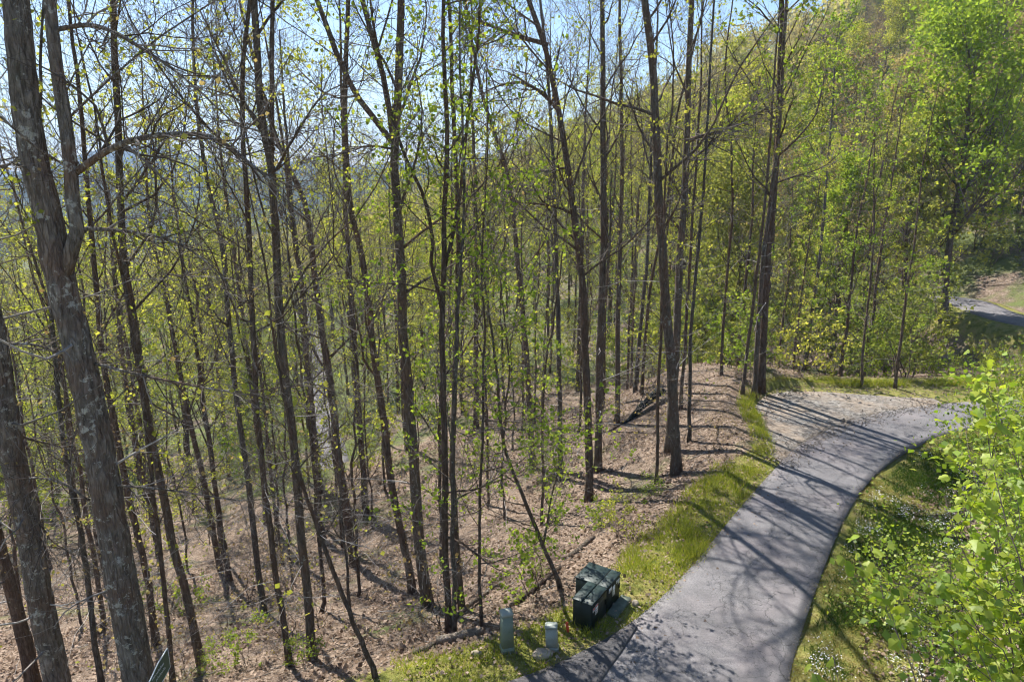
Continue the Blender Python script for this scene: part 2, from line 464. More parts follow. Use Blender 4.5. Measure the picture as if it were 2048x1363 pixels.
n = NT("pale_gravel")
co = n.coord("Object")
v = n.n("ShaderNodeTexVoronoi"); v.inputs["Scale"].default_value = 11; n.l(co, v.inputs["Vector"])
sp = n.n("ShaderNodeSeparateColor"); n.l(v.outputs["Color"], sp.inputs[0])
c = n.ramp(sp.outputs[0], [(0, (0.09, 0.083, 0.076)), (0.5, (0.16, 0.149, 0.137)), (1, (0.26, 0.242, 0.222))])
b = n.noise(co, 0.55, 5, 0.65)
c = n.mix(n.ramp(b, [(0.42, (0, 0, 0)), (0.62, (.7, .7, .7))]), c, (0.25, 0.195, 0.145))
c = n.mix(n.ramp(n.noise(co, 1.4, 5, .7), [(0.56, (0, 0, 0)), (0.72, (.8, .8, .8))]), c, (0.14, 0.115, 0.09))
M['gravel'] = n.principled(c, 0.95, 0.15, n.bump(v.outputs["Distance"], 0.6, 0.02))

def plain(name, col, rough=0.6, spec=0.4, var=0.15, metallic=0.0, scale=6):
    n = NT(name); co = n.coord("Object")
    a = n.noise(co, scale, 5, 0.65)
    lo = tuple(x * (1 - var) for x in col); hi = tuple(min(1, x * (1 + var)) for x in col)
    return n.principled(n.ramp(a, [(0.3, lo), (0.7, hi)]), rough, spec, n.bump(a, 0.1, 0.005), metallic)
M['cab'] = plain("cabinet_green", (0.010, 0.019, 0.016), 0.5, 0.35, 0.25, 0, 9)
M['cab_top'] = plain("cabinet_lid_green", (0.02, 0.037, 0.035), 0.5, 0.4, 0.25, 0, 7)
M['seam'] = plain("seam_black", (0.008, 0.012, 0.012), 0.8, 0.2)
M['ped'] = plain("pedestal_green", (0.19, 0.235, 0.18), 0.6, 0.3, 0.12, 0, 5)
M['ped_grey'] = plain("pedestal_grey", (0.30, 0.33, 0.29), 0.6, 0.3, 0.10, 0, 5)
M['concrete'] = plain("weathered_concrete", (0.12, 0.14, 0.11), 0.9, 0.15, 0.35, 0, 6)
M['stone'] = plain("pale_stone", (0.33, 0.28, 0.22), 0.9, 0.15, 0.45, 0, 5)
M['orange'] = plain("marker_orange", (0.62, 0.085, 0.04), 0.5, 0.4, 0.12)
M['white'] = plain("sticker_white", (0.72, 0.74, 0.74), 0.5, 0.4, 0.04)
M['red'] = plain("sticker_red", (0.62, 0.08, 0.05), 0.5, 0.4, 0.05)
M['ink'] = plain("sticker_ink", (0.05, 0.05, 0.06), 0.6, 0.2, 0.05)
M['sign'] = plain("sign_green", (0.018, 0.075, 0.05), 0.35, 0.45, 0.12)
M['signw'] = plain("sign_white", (0.72, 0.75, 0.74), 0.4, 0.4, 0.04)
M['post'] = plain("galvanised_steel", (0.30, 0.31, 0.31), 0.45, 0.5, 0.15, 0.7)
M['pink'] = plain("ribbon_yellow", (0.55, 0.36, 0.03), 0.6, 0.3, 0.2)

# ------------------------------------------------------------------ ground sheet
def warp(u, near, lo, hi, p=2.6):
    s = np.sign(u)
    return np.where(u < 0, -(np.abs(u) * near + (lo - near) * np.abs(u) ** p), np.abs(u) * near + (hi - near) * np.abs(u) ** p)
gx = 6 + warp(np.linspace(-1, 1, 420), 55, 900, 900, 6)
gy = np.concatenate([np.linspace(-30, 4, 20)[:-1], 4 + np.linspace(0, 1, 400) * 75 + np.linspace(0, 1, 400) ** 6 * 1200])
GX, GY = np.meshgrid(gx, gy)
GZ = height(GX, GY)
nx, ny = len(gx), len(gy)
i = (np.arange(ny - 1)[:, None] * nx + np.arange(nx - 1)[None, :])
quads = np.stack([i, i + 1, i + nx + 1, i + nx], -1).reshape(-1, 4)
sL, _ = pdist(GX, GY, BENCH, True)
rR, _ = pdist(GX, GY, EDGE_R, True)
dU, _ = pdist(GX, GY, UPPER); dLo, _ = pdist(GX, GY, LOWER)
vw = 1.0 - 0.75 * smooth01((GY - 21) / 3) * (GX < 14)
verge = np.maximum(1 - smooth01((sL - 0.6 * vw) / (2.0 * vw)), 0) * (GX > -40) * (1 - .35 * smooth01((GY - 23) / 4))
verge = np.where(rR < 0, 1 - smooth01((-rR - 1.3) / 2.2), verge)
verge = np.maximum(verge, 1 - smooth01((dU - 1.5) / 3.5))
green_a = smooth01((GY - 40) / 25) * 0.8 + 0.4 * smooth01((dLo < 8) * 1.0)
ground = link("ground", set_mesh("ground", np.stack([GX, GY, GZ], -1), [quads], [M['ground']], True, {"verge": verge.ravel(), "green": green_a.ravel()}))
tag(ground, "sloping forest floor covered in pinkish brown fallen leaves", kind="structure")

def road_between(name, A, B, n, mat, z=0.045, thick=0.10, across=9, zfun=None):
    """a slab between two edge curves, with a crown and a real edge"""
    A = resample(A[:, :2], n); B = resample(B[:, :2], n)
    t = np.linspace(0, 1, across)
    P = A[:, None, :] * (1 - t)[None, :, None] + B[:, None, :] * t[None, :, None]
    r_ = np.random.default_rng(5)
    wob = 0.05 * fbm(P[:, [0, -1], 0] * 1.7, P[:, [0, -1], 1] * 1.7, 3)
    P[:, 0, :] += wob[:, :1]; P[:, -1, :] += wob[:, 1:]
    Z = z + 0.03 * (1 - (2 * t - 1) ** 2)[None, :] + 0.02 * fbm(P[..., 0] * .5, P[..., 1] * .5, 2)
    if zfun is not None: Z = Z + zfun(P[..., 0], P[..., 1])
    top = np.concatenate([P, Z[..., None]], -1)
    lo = top[:, [0, -1], :].copy(); lo[..., 2] -= thick
    V = np.concatenate([lo[:, :1], top, lo[:, 1:]], 1)
    m = across + 2
    i = (np.arange(n - 1)[:, None] * m + np.arange(m - 1)[None, :])
    q = np.stack([i, i + 1, i + m + 1, i + m], -1).reshape(-1, 4)
    o = link(name, set_mesh(name, V, [q[:, ::-1]], [mat], False))
    return tag(o, kind="structure")

# driveway edges: from under the camera up to and round the bend
iA = EDGE_L[(EDGE_L[:, 0] > -31)]
Ra = np.vstack([[(-28, -3), (-12, 1.5), (-3, 3.6)], EDGE_R])
road_between("driveway", resample(iA, 160), resample(Ra, 160), 160, M['asphalt'], 0.03, 0.12, 11)["label"] = "grey asphalt driveway curving away through dappled shade"
gravA = smooth_poly([(9.2, 22.4), (9.5, 24.2), (10.0, 27.0), (11.5, 29.3), (13.6, 29.6), (16.2, 28.9), (18.6, 28.5)], 2)
gravB = EDGE_L[(EDGE_L[:, 1] > 21.5) & (EDGE_L[:, 0] > 8) & (EDGE_L[:, 0] < 18.8)] + np.array([0.15, -0.15])
road_between("gravel_pulloff", gravA, gravB, 70, M['gravel'], 0.002, 0.10, 9)["label"] = "pale gravel and sand pull-off beside the driveway bend"

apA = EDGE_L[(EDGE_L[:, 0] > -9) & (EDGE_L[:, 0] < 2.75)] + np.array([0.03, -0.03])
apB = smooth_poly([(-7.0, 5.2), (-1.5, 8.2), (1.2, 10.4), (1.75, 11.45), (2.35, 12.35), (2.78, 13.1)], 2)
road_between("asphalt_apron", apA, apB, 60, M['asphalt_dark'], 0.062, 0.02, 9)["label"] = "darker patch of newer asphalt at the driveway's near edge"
mb = MB(); gw = np.random.default_rng(21)
def loose(edge, n_, sd, sz):
    e = resample(edge[:, :2], 500); k = gw.integers(0, 500, n_); q = e[k] + gw.normal(size=(n_, 2)) * sd
    r_ = sz * (0.4 + gw.random(n_)); c_ = np.column_stack([q, 0.075 + 0 * r_])
    base = np.array([[1, 0, 0], [-.5, .87, 0], [-.5, -.87, 0], [0, 0, .9], [0, 0, -.9]])
    V = c_[:, None] + (base[None] * (0.7 + 0.6 * gw.random((n_, 5, 1)))) * r_[:, None, None]
    f_ = np.array([[0, 1, 3], [1, 2, 3], [2, 0, 3], [1, 0, 4], [2, 1, 4], [0, 2, 4]])
    mb.add(V, [(f_[None] + (np.arange(n_) * 5)[:, None, None]).reshape(-1, 3)])
loose(gravB, 1500, .22, .022); loose(np.vstack([gravA, gravB[::-1]]), 900, .5, .03); loose(EDGE_R[(EDGE_R[:, 0] < 20)] , 900, .06, .015); loose(EDGE_L[(EDGE_L[:, 0] > -3) & (EDGE_L[:, 0] < 12)], 900, .07, .015)
tag(link("loose_gravel", mb.mesh("loose_gravel", [M['gravel']])), "loose stones spilled along the driveway edges and the pull-off", kind="stuff")

def offset_road(name, path, half, mat, label):
    P = resample(path[:, :2], 90)
    T = norm(np.gradient(P, axis=0)); N = np.stack([-T[:, 1], T[:, 0]], 1)
    o = road_between(name, P + N * half, P - N * half, 90, mat, 0.04, 0.3, 7, lambda x, y: pdist(x, y, path)[1])
    o["label"] = label
offset_road("upper_road", UPPER, 1.55, M['asphalt'], "paved road on the hillside above the bend")
offset_road("lower_road", LOWER, 1.5, M['asphalt'], "pale road far below between the trunks")

# far blue mountains beyond the valley
def mountain(name, dist, x0, x1, peaks, label, seed, base=-160):
    """a long ridge: real relief, rising from the valley floor to a crest and down behind"""
    nx_, ny_ = 160, 36
    xs = np.linspace(x0, x1, nx_); ys = np.linspace(-1, 1, ny_)
    X, T = np.meshgrid(xs, ys)
    crest = np.zeros_like(X)
    for (c, h, w) in peaks: crest = np.maximum(crest, h * np.exp(-((X - c) / w) ** 2))
    crest = crest + 40 * fbm(X / 260 + seed, T * 2 + seed, 4)
    prof = np.exp(-(np.abs(T) * 1.7) ** 1.6)
    Z = base + (crest - base) * prof + 26 * fbm(X / 70 + seed, T * 9, 3) * prof
    Y = dist + T * dist * 0.32
    m = nx_
    i = (np.arange(ny_ - 1)[:, None] * m + np.arange(m - 1)[None, :])
    q = np.stack([i, i + 1, i + m + 1, i + m], -1).reshape(-1, 4)
    o = link(name, set_mesh(name, np.stack([X, Y, Z], -1), [q], [M['mount']], True))
    tag(o, label, kind="structure")
n = NT("wooded_slope"); co = n.coord("Object")
a = n.noise(co, 0.05, 6, 0.75)
M['mount'] = n.principled(n.ramp(a, [(0.3, (0.045, 0.055, 0.03)), (0.55, (0.085, 0.095, 0.04)), (0.75, (0.13, 0.12, 0.07))]), 1.0, 0.0, n.bump(a, 1.0, 10))
mountain("mountains", 2600, -3800, 2600, [(-1330, 95, 240), (-1900, -10, 500), (-800, -10, 500), (200, 30, 700)], "distant blue mountain ridge beyond the valley", 4)
mountain("hills", 1150, -1800, 700, [(-700, -75, 300), (-420, -55, 220), (-150, -40, 300), (300, -10, 300)], "wooded valley side in the blue distance", 9)

# ------------------------------------------------------------------ trees
def children(P, R, n_, t0, t1, length, ang, npts, up, jit, g, rfrac=0.6, tip=0.25, rmin=0.004):
    """grow n_ branches from each of B parent polylines"""
    P = np.asarray(P); R = np.asarray(R)
    B, N, _ = P.shape
    t = t0 + (t1 - t0) * ((np.arange(n_)[None, :] + g.random((B, n_))) / n_)
    f = t * (N - 1); i0 = np.clip(np.floor(f).astype(int), 0, N - 2); w = (f - i0)[..., None]
    bi = np.arange(B)[:, None]
    pos = P[bi, i0] * (1 - w) + P[bi, i0 + 1] * w
    tan = norm(P[bi, i0 + 1] - P[bi, i0])
    rad = R[bi, i0] * (1 - w[..., 0]) + R[bi, i0 + 1] * w[..., 0]
    rv = norm(g.normal(size=(B, n_, 3)))
    perp = norm(rv - (rv * tan).sum(-1, keepdims=True) * tan)
    a = ang[0] + (ang[1] - ang[0]) * g.random((B, n_, 1))
    d = np.cos(a) * tan + np.sin(a) * perp
    L = (length(t) if callable(length) else length) * (0.6 + 0.8 * g.random((B, n_)))
    pos = pos.reshape(-1, 3); d = d.reshape(-1, 3); L = L.reshape(-1)
    r0 = np.maximum(rad.reshape(-1) * rfrac * (0.7 + 0.5 * g.random(B * n_)), rmin)
    r0 = np.minimum(r0, L * 0.022 + 0.003)
    pts = [pos]
    step = (L / (npts - 1))[:, None]
    for k in range(npts - 1):
        d = norm(d + np.array([0, 0, up]) + g.normal(size=d.shape) * jit)
        pts.append(pts[-1] + d * step)
    Q = np.stack(pts, 1)
    Rr = r0[:, None] * np.linspace(1, tip, npts)[None, :]
    return Q, Rr

def sample_on(P, n_, g, t0=0.3):
    K, Mm, _ = P.shape
    k = g.integers(0, K, n_); f = (t0 + (1 - t0) * g.random(n_)) * (Mm - 1)
    i0 = np.clip(f.astype(int), 0, Mm - 2); w = (f - i0)[:, None]
    return P[k, i0] * (1 - w) + P[k, i0 + 1] * w

def leaf_quads(mb, pos, size, g, up=0.5, aspect=0.75, spread=0.08):
    n_ = len(pos)
    if n_ == 0: return
    pos = pos + g.normal(size=(n_, 3)) * spread
    nrm = norm(g.normal(size=(n_, 3)) + np.array([0, 0, up]))
    rv = norm(g.normal(size=(n_, 3)))
    u = norm(rv - (rv * nrm).sum(-1, keepdims=True) * nrm); w = np.cross(nrm, u)
    s = (size * (0.55 + 0.9 * g.random(n_)))[:, None]
    V = np.stack([pos, pos + u * s * 0.5 + w * s * aspect * 0.5 + nrm * s * .12, pos + u * s, pos + u * s * 0.5 - w * s * aspect * 0.5 + nrm * s * .12], 1)
    q = np.arange(n_ * 4).reshape(-1, 4)
    mb.add(V, [q])

def axis_radii(P, r0, Htot, flare=0.45, tp=0.86):
    h = np.concatenate([[0], np.cumsum(np.linalg.norm(np.diff(P, axis=0), axis=1))])
    return r0 * (1 - tp * np.clip(h / Htot, 0, 1) ** 1.25) * (1 + flare * np.exp(-h / 0.4)), h

def tree_meshes(stems, g, style, trunk_sides=10, mat='bark', detail=1.0, extra=None, bark_noise=0.10):
    """stems: list of (P (30,3), R (30), crown_start). Returns trunk, branches, crown meshes"""
    st = dict(limb=16, sub=6, twig=5, limb_len=4.2, sub_len=1.7, twig_len=0.75, ang=(0.6, 1.15), up=0.10,
              leaves=1500, leaf=0.11, leafmat='leaf_yg', low=5, t0=0.3, twig_r=0.0045, spread=0.06, leaf_up=0.5)
    st.update(style)
    tr = MB(); br = MB(); cr = MB(); de = MB()
    allsub = []; alltw = []
    for k, (P, R) in enumerate(stems):
        tr.tubes(P, R, trunk_sides if k == 0 else max(6, trunk_sides - 2), bark_noise, True, g)
        P1 = P[None]; R1 = R[None]
        t0 = st['t0'] if k == 0 else 0.05
        nl = max(2, int(st['limb'] * (1 if k == 0 else 0.7) * detail))
        LP, LR = children(P1, R1, nl, t0, 0.99, lambda t: st['limb_len'] * (1.15 - 0.75 * (t - t0) / (1 - t0 + 1e-6)), st['ang'], 8, st['up'], 0.13, g, st.get('lr', 0.38))
        tr.tubes(LP, LR, 5)
        SP, SR = children(LP, LR, max(2, int(st['sub'] * detail)), 0.2, 1.0, lambda t: st['sub_len'] * (1.2 - 0.6 * t), (0.5, 1.0), 5, 0.06, 0.16, g, 0.6, 0.3, 0.007)
        br.tubes(SP, SR, 4)
        TP, TR = children(SP, SR, max(2, int(st['twig'] * detail)), 0.15, 1.0, st['twig_len'], (0.45, 0.95), 3, 0.05, 0.18, g, 0.6, 0.4, st['twig_r'])
        br.tubes(TP, TR, 3)
        allsub.append(SP); alltw.append(TP)
    if st['low']:
        P1, R1 = stems[0][0][None], stems[0][1][None]
        DP, DR = children(P1, R1, int(st['low'] * 1.7), 0.06, max(0.3, st['t0'] + 0.12), 2.1, (1.1, 1.6), 6, 0.0, 0.20, g, 0.12, 0.3, 0.008)
        de.tubes(DP, DR, 4)
        D2, R2 = children(DP, DR, 5, 0.2, 1.0, 0.7, (0.5, 1.1), 4, 0.0, 0.25, g, 0.6, 0.4, 0.0045)
        de.tubes(D2, R2, 3)
        alltw.append(D2)
    for (EP, ER) in (extra or []):
        tr.tubes(EP[None], ER[None], 7, 0.06, True, g)
        SP, SR = children(EP[None], ER[None], 20, 0.12, 1.0, 1.5, (0.4, 1.1), 6, 0.04, 0.22, g, 0.5, 0.3, 0.007)
        br.tubes(SP, SR, 4)
        TP, TR = children(SP, SR, 9, 0.1, 1.0, 0.65, (0.4, 1.0), 4, 0.03, 0.22, g, 0.6, 0.4, 0.0045)
        br.tubes(TP, TR, 3)
        alltw.append(TP.reshape(-1, 4, 3)[:, [0, 1, 3]])
    tw = np.concatenate([a if a.shape[1] == 3 else a[:, [0, 1, -1]] for a in alltw])
    nl = int(st['leaves'] * detail)
    if nl:
        # leaves hang in bunches: some twigs carry many, others none
        keep = g.random(len(tw)) < st.get('bunch', 0.55)
        src = tw[keep] if keep.any() else tw
        leaf_quads(cr, sample_on(src, nl, g, 0.55), st['leaf'], g, st['leaf_up'], 0.8, st['spread'])
    out = [("trunk", tr.mesh("trunk", [M[mat]], True)), ("branches", br.mesh("branches", [M[st.get('twigmat', 'twig')]], False))]
    if st['low']: out.append(("dead_branches", de.mesh("dead_branches", [M['dead']], False)))
    if nl: out.append(("crown", cr.mesh("crown", [M[st['leafmat']]], False)))
    return out

def plant(name, loc, parts, label, cat, group=None, rz=0.0, s=1.0):
    e = empty(name, loc, rz, s)
    tag(e, label, cat, group)
    for nm, me in parts:
        o = link(nm, me, e)
        if nm != "trunk" and nm != "stem": o["kind"] = "stuff"
    return e

def smooth_axis(P, n_, g, wob):
    P = resample(smooth_poly(P, 2), n_)
    w = np.cumsum(g.normal(size=(n_, 3)), axis=0) * wob; w[:, 2] = 0
    w -= np.linspace(0, 1, n_)[:, None] * w[-1] * 0.7; w[0] = 0
    return P + w

STY = {
    'bare':   dict(leaves=380, leaf=0.08, leafmat='leaf_tan', limb=20, sub=8, twig=7, low=8, bunch=0.2),
    'sparse': dict(leaves=1350, leaf=0.075, leafmat='leaf_yg', limb=18, sub=7, twig=8, twig_len=.85, low=7, bunch=0.22),
    'leafy':  dict(leaves=3200, leaf=0.13, leafmat='leaf_g', limb=18, sub=6, twig=5, low=4, bunch=0.6),
    'low':    dict(leaves=3000, leaf=0.085, leafmat='leaf_g', limb=20, sub=5, twig=4, limb_len=2.6, sub_len=1.0, twig_len=0.5, t0=0.12, low=0, bunch=0.6, ang=(0.8, 1.4), up=0.04),
    'thin':   dict(leaves=420, leaf=0.10, leafmat='leaf_yg', limb=14, sub=4, twig=3, limb_len=1.8, sub_len=0.8, twig_len=0.4, t0=0.25, low=2, bunch=0.5),
}

def traced(label, px, w, Htot, style, forks=(), fork_w=0.72, rings=44, Y=None, extra=(), mat='bark', sides=10, seed=0, name="forest_tree", limbs=None, taper=0.86, over=None, flare=0.45, group="forest trees below the driveway"):
    """px: points along the stem, foot first; its foot stands on the terrain where the photograph shows it"""
    g = np.random.default_rng(1000 + seed)
    if Y is None:
        b, _ = hit(*px[0])
    else:
        b = at_plane(*px[0], Y); b[2] = H1(b[0], b[1])
    Yb = b[1]
    drift = g.normal() * 0.5; top_h = max(4.0, at_plane(*px[-1], Yb)[2] - b[2])
    def onto(x, y):
        q = at_plane(x, y, Yb)
        return at_plane(x, y, Yb + drift * max(0, (q[2] - b[2]) / top_h) ** 1.3)
    pts = [b] + [onto(x, y) for x, y in px[1:]]
    pts = [p for k, p in enumerate(pts) if k == 0 or p[2] > pts[0][2] + 0.4]
    pts = np.array(pts)
    depth = min(project(*pts[0])[2], project(*pts[len(pts) // 2])[2] * 1.04)
    r0 = 0.42 * w * depth / F
    top = pts[-1]
    d = norm(pts[-1] - pts[-2])
    while top[2] < b[2] + Htot:
        d = norm(d * 1.0 + np.array([0, 0, 0.25]) + g.normal(size=3) * 0.10)
        top = top + d * 1.6
        pts = np.vstack([pts, top])
    P = smooth_axis(pts, rings, g, 0.012 if rings < 60 else 0.006)
    hh = P[-1, 2] - P[0, 2]
    R, _ = axis_radii(P, r0, hh * 1.05, flare, taper)
    stems = [(P, R)]
    for fk in forks:
        q = np.array([onto(x, y) for x, y in fk])
        # join the stem where it comes closest, then run up on its own
        i0 = int(np.argmin(np.linalg.norm(P - q[0], axis=1)))
        q[0] = P[i0]
        d = norm(q[-1] - q[-2]); top = q[-1]
        while top[2] < b[2] + Htot * 0.93:
            d = norm(d + np.array([0, 0, 0.25]) + g.normal(size=3) * 0.10); top = top + d * 1.6; q = np.vstack([q, top])
        Q = smooth_axis(q, 30, g, 0.012)
        r1 = R[i0] * fork_w
        stems.append((Q, r1 * np.linspace(1, 0.2, 30)))
    ex = []
    for (ps, wpx) in extra:
        q = np.array([onto(x, y) for x, y in ps])
        tilt = g.normal() * 0.07
        q = np.array([at_plane(x, y, p_[1] * (1 + tilt * k_ / len(ps))) for k_, ((x, y), p_) in enumerate(zip(ps, q))])
        Q = smooth_axis(q, 18, g, 0.008)
        ex.append((Q, 0.5 * wpx * depth / F * np.linspace(1, 0.25, 18)))
    st = dict(STY[style])
    if over: st.update(over)
    base = P[0].copy()
    stems = [(p - base, r) for p, r in stems]; ex = [(p - base, r) for p, r in ex]
    stems[0][0][0, 2] -= 0.25
    parts = tree_meshes(stems, g, st, sides, mat, 1.0, ex)
    return plant(name, base, parts, label, "tree", group)

_s = [0]
def T(label, *a, **k):
    _s[0] += 1
    k.setdefault('mat', ('bark', 'bark', 'bark_pale', 'bark', 'bark_grey2')[_s[0] % 5])
    return traced(label, *a, seed=_s[0], **k)
# --- the big twin-stemmed tree at the left and its neighbours
big = T("huge grey twin-stemmed tree with lichen-patched bark, thickest trunk in the wood",
  [(280, 1375), (273, 1331), (232, 1125), (193, 920), (157, 714), (118, 590), (85, 411), (49, 257), (31, 51), (22, -60)], 75, 24, 'bare', Y=11.3,
  forks=[[(150, 560), (160, 470), (151, 420), (141, 318), (121, 170), (100, 0), (92, -80)]],
  extra=[([(150, 346), (200, 308), (247, 282), (318, 268), (400, 267), (447, 285), (500, 330), (560, 372)], 14),
         ([(165, 457), (247, 460), (360, 483), (437, 539), (470, 590)], 8),
         ([(190, 727), (290, 752), (370, 768), (470, 786), (560, 775), (640, 770)], 7),
         ([(205, 968), (300, 975), (380, 984), (500, 1003), (560, 985)], 6),
         ([(180, 1000), (120, 960), (60, 955), (-20, 960)], 6),
         ([(110, 60), (180, 45), (260, 80), (360, 150), (470, 250)], 9),
         ([(60, 300), (20, 330), (-30, 340)], 8)],
  mat='bark_big', sides=28, rings=150, taper=0.80, flare=0.12, fork_w=0.52, over=dict(low=5, lr=.2, t0=0.78, limb=26, sub=8, twig=7, leaves=700, limb_len=5.5, bunch=.2))
T("second thickest grey trunk at the picture's left edge, broken dead limbs",
  [(122, 1385), (109, 1331), (80, 1177), (62, 1074), (31, 920), (8, 766), (-14, 640), (-40, 480)], 57, 22, 'bare', Y=11.8, mat='bark_big', sides=22, rings=120, taper=0.7, flare=0.15,
  extra=[([(50, 1010), (90, 1060), (110, 1090), (150, 1110)], 6), ([(0, 690), (60, 685), (110, 700), (170, 735)], 7), ([(40, 870), (70, 880), (120, 890), (200, 930)], 6)],
  over=dict(low=16, t0=0.7, lr=.25))
T("dark leaning trunk cut by the lower left corner of the view", [(72, 1390), (65, 1361), (30, 1177), (0, 1084), (-30, 960), (-60, 800)], 31, 20, 'bare', Y=14.2, over=dict(low=8))
T("slim dark tree leaning between the two big left trunks", [(205, 1385), (200, 1356), (177, 1202), (164, 1115), (144, 1002), (123, 910), (103, 755), (92, 600), (82, 420)], 14, 17, 'sparse')
T("slender brown stem just behind the huge twin tree's foot", [(313, 1290), (303, 1177), (288, 1115), (257, 997), (221, 817), (200, 714), (190, 560), (176, 380), (160, 200)], 17, 22, 'sparse')
T("thin straight pole tree beside the green street sign", [(346, 1372), (344, 1361), (329, 1151), (308, 997), (288, 832), (262, 673), (250, 560)], 12, 15, 'thin')
T("tall brown trunk standing in front of a dead leaning pole, right of the sign", [(405, 1325), (375, 1177), (354, 1100), (329, 971), (303, 843), (280, 689), (277, 668), (250, 514), (244, 360), (239, 205), (231, 0), (228, -80)], 21, 25, 'sparse', extra=[([(248, 400), (290, 340), (330, 280), (350, 230)], 6)], over=dict(low=9))
T("twin stem with a low fork growing among leafy saplings on the left slope", [(442, 1140), (426, 1048), (411, 951), (385, 853), (360, 700), (330, 540), (308, 462), (300, 330), (290, 180)], 14, 22, 'sparse')
T("curved pole tree with a dark foot left of the slope's centre", [(529, 1228), (514, 1100), (498, 971), (473, 791), (462, 650), (447, 462), (421, 375), (400, 250), (385, 100)], 15, 24, 'sparse', over=dict(low=9))
T("slim trunk with shaggy foot rising behind the curved pole tree", [(534, 1048), (524, 920), (498, 714), (483, 590), (462, 450), (440, 300), (430, 120)], 15, 23, 'sparse')
T("leaning brown trunk, foot among bright seedlings near the bottom edge", [(580, 1331), (570, 1254), (555, 1151), (535, 1010), (515, 850), (505, 700), (496, 560), (488, 400)], 15, 20, 'sparse', over=dict(low=10))
T("straight dark trunk forking into two high stems, left of centre", [(624, 1320), (619, 1228), (608, 1125), (598, 1023), (593, 894), (580, 766), (570, 693), (560, 514), (552, 360), (545, 300), (526, 231), (521, 128), (508, 0), (502, -60)], 23, 25, 'sparse',
  forks=[[(546, 320), (549, 272), (544, 154), (542, 0), (541, -60)]], extra=[([(548, 300), (500, 230), (450, 130), (400, 20)], 8), ([(552, 340), (600, 250), (640, 190), (700, 160)], 6)], over=dict(low=12, limb=14))
T("bent trunk with a thick foot and a long shadow toward the driveway", [(710, 1132), (703, 1074), (687, 971), (677, 920), (667, 791), (646, 663), (642, 642), (624, 514), (616, 411), (570, 318), (540, 240), (510, 120)], 21, 23, 'sparse', over=dict(low=10))
T("pole tree left of the pale lower road", [(642, 966), (621, 894), (611, 714), (600, 560), (580, 420), (570, 250), (560, 60)], 15, 25, 'sparse')
T("slim trunk with smooth bark behind the three-stemmed poplar, left side", [(733, 1030), (731, 971), (723, 894), (708, 689), (700, 560), (690, 400), (684, 200), (680, 0)], 15, 26, 'sparse')
T("brown trunk with a curved foot almost touching the three-stemmed poplar", [(826, 1187), (808, 1100), (793, 1023), (777, 945), (767, 843), (739, 689), (739, 616), (718, 488), (703, 447), (690, 330), (688, 150)], 19, 23, 'sparse', over=dict(low=9))
T("tall thick poplar splitting into three stems high up, centre of the slope", [(857, 1212), (844, 1125), (836, 1023), (831, 920), (821, 791), (811, 690), (806, 668), (803, 514), (795, 411), (790, 308), (793, 272), (800, 154), (803, 0), (804, -60)], 28, 26, 'sparse',
  forks=[[(790, 300), (775, 272), (703, 175), (662, 82), (631, 0), (600, -70)], [(790, 290), (782, 250), (775, 205), (754, 103), (723, 0), (708, -60)]], sides=14, extra=[([(795, 300), (740, 290), (690, 300), (640, 330)], 5)], over=dict(low=6, limb=12))
T("slender maple with green lower leaves, stem beside the pale fallen log", [(898, 1264), (890, 1074), (893, 920), (888, 791), (882, 663), (882, 590), (885, 411), (888, 205), (880, 60)], 17, 19, 'low',
  forks=[[(880, 610), (872, 565), (857, 524), (867, 488), (847, 390), (795, 298), (770, 200)], [(885, 560), (905, 480), (915, 400), (925, 330)]])
T("thin companion stem squeezed against the slender maple", [(908, 1264), (903, 1100), (903, 971), (900, 860), (905, 700), (912, 560)], 11, 14, 'low', over=dict(leaves=1200))
T("short brown trunk with a flared foot just behind the slender maple", [(925, 1218), (916, 1130), (908, 1040), (902, 940), (905, 800), (910, 640), (915, 480)], 15, 20, 'sparse')
T("straight green-leaved sapling standing near the tall pale pedestal", [(964, 1254), (963, 1150), (962, 1023), (965, 848), (962, 700), (960, 560), (958, 460)], 8, 12, 'low', over=dict(leaves=2600, limb=26), name="sapling")
T("leaning sapling rooted behind the dark green utility cabinet", [(1124, 1177), (1093, 1105), (1062, 1033), (1036, 971), (1016, 920), (1000, 830), (990, 700)], 10, 10, 'low', over=dict(leaves=1500, limb_len=1.8), name="sapling", extra=[([(1085, 1090), (1100, 1010), (1118, 930), (1125, 860)], 5)])
T("bent trunk with two crooked side limbs, left of the leafless leaning pole", [(1065, 940), (1062, 868), (1052, 714), (1034, 540), (1024, 411), (1011, 334), (990, 267), (965, 195), (945, 100), (930, 0)], 15, 24, 'leafy', over=dict(leaves=2600, leafmat='leaf_yg'))
T("slim stem between the bent trunk and the dark curved trunk", [(1121, 960), (1121, 817), (1119, 690), (1116, 668), (1113, 452), (1105, 300), (1095, 150), (1080, 0)], 13, 24, 'sparse')
T("dark trunk curving left as it climbs, bare crooked limbs near the top", [(1178, 1003), (1175, 894), (1173, 791), (1167, 668), (1165, 565), (1152, 462), (1137, 334), (1126, 247), (1108, 154), (1088, 77), (1057, 0), (1030, -70)], 21, 25, 'bare',
  extra=[([(1120, 225), (1090, 190), (1050, 162), (1000, 170), (960, 190)], 8), ([(1150, 430), (1110, 412), (1060, 406), (1000, 404)], 6), ([(1095, 90), (1030, 70), (950, 40), (900, 20)], 9), ([(1135, 335), (1100, 340), (1060, 345)], 5)], over=dict(low=6))
T("straight pale-barked trunk right beside the dark curving one", [(1196, 942), (1198, 817), (1201, 690), (1206, 462), (1208, 308), (1208, 154), (1206, 0), (1206, -60)], 20, 27, 'sparse', mat='bark_pale')
T("narrow trunk at the lower tip of the blackened fallen log", [(1234, 848), (1235, 668), (1239, 462), (1244, 308), (1242, 185), (1236, 60)], 13, 25, 'sparse')
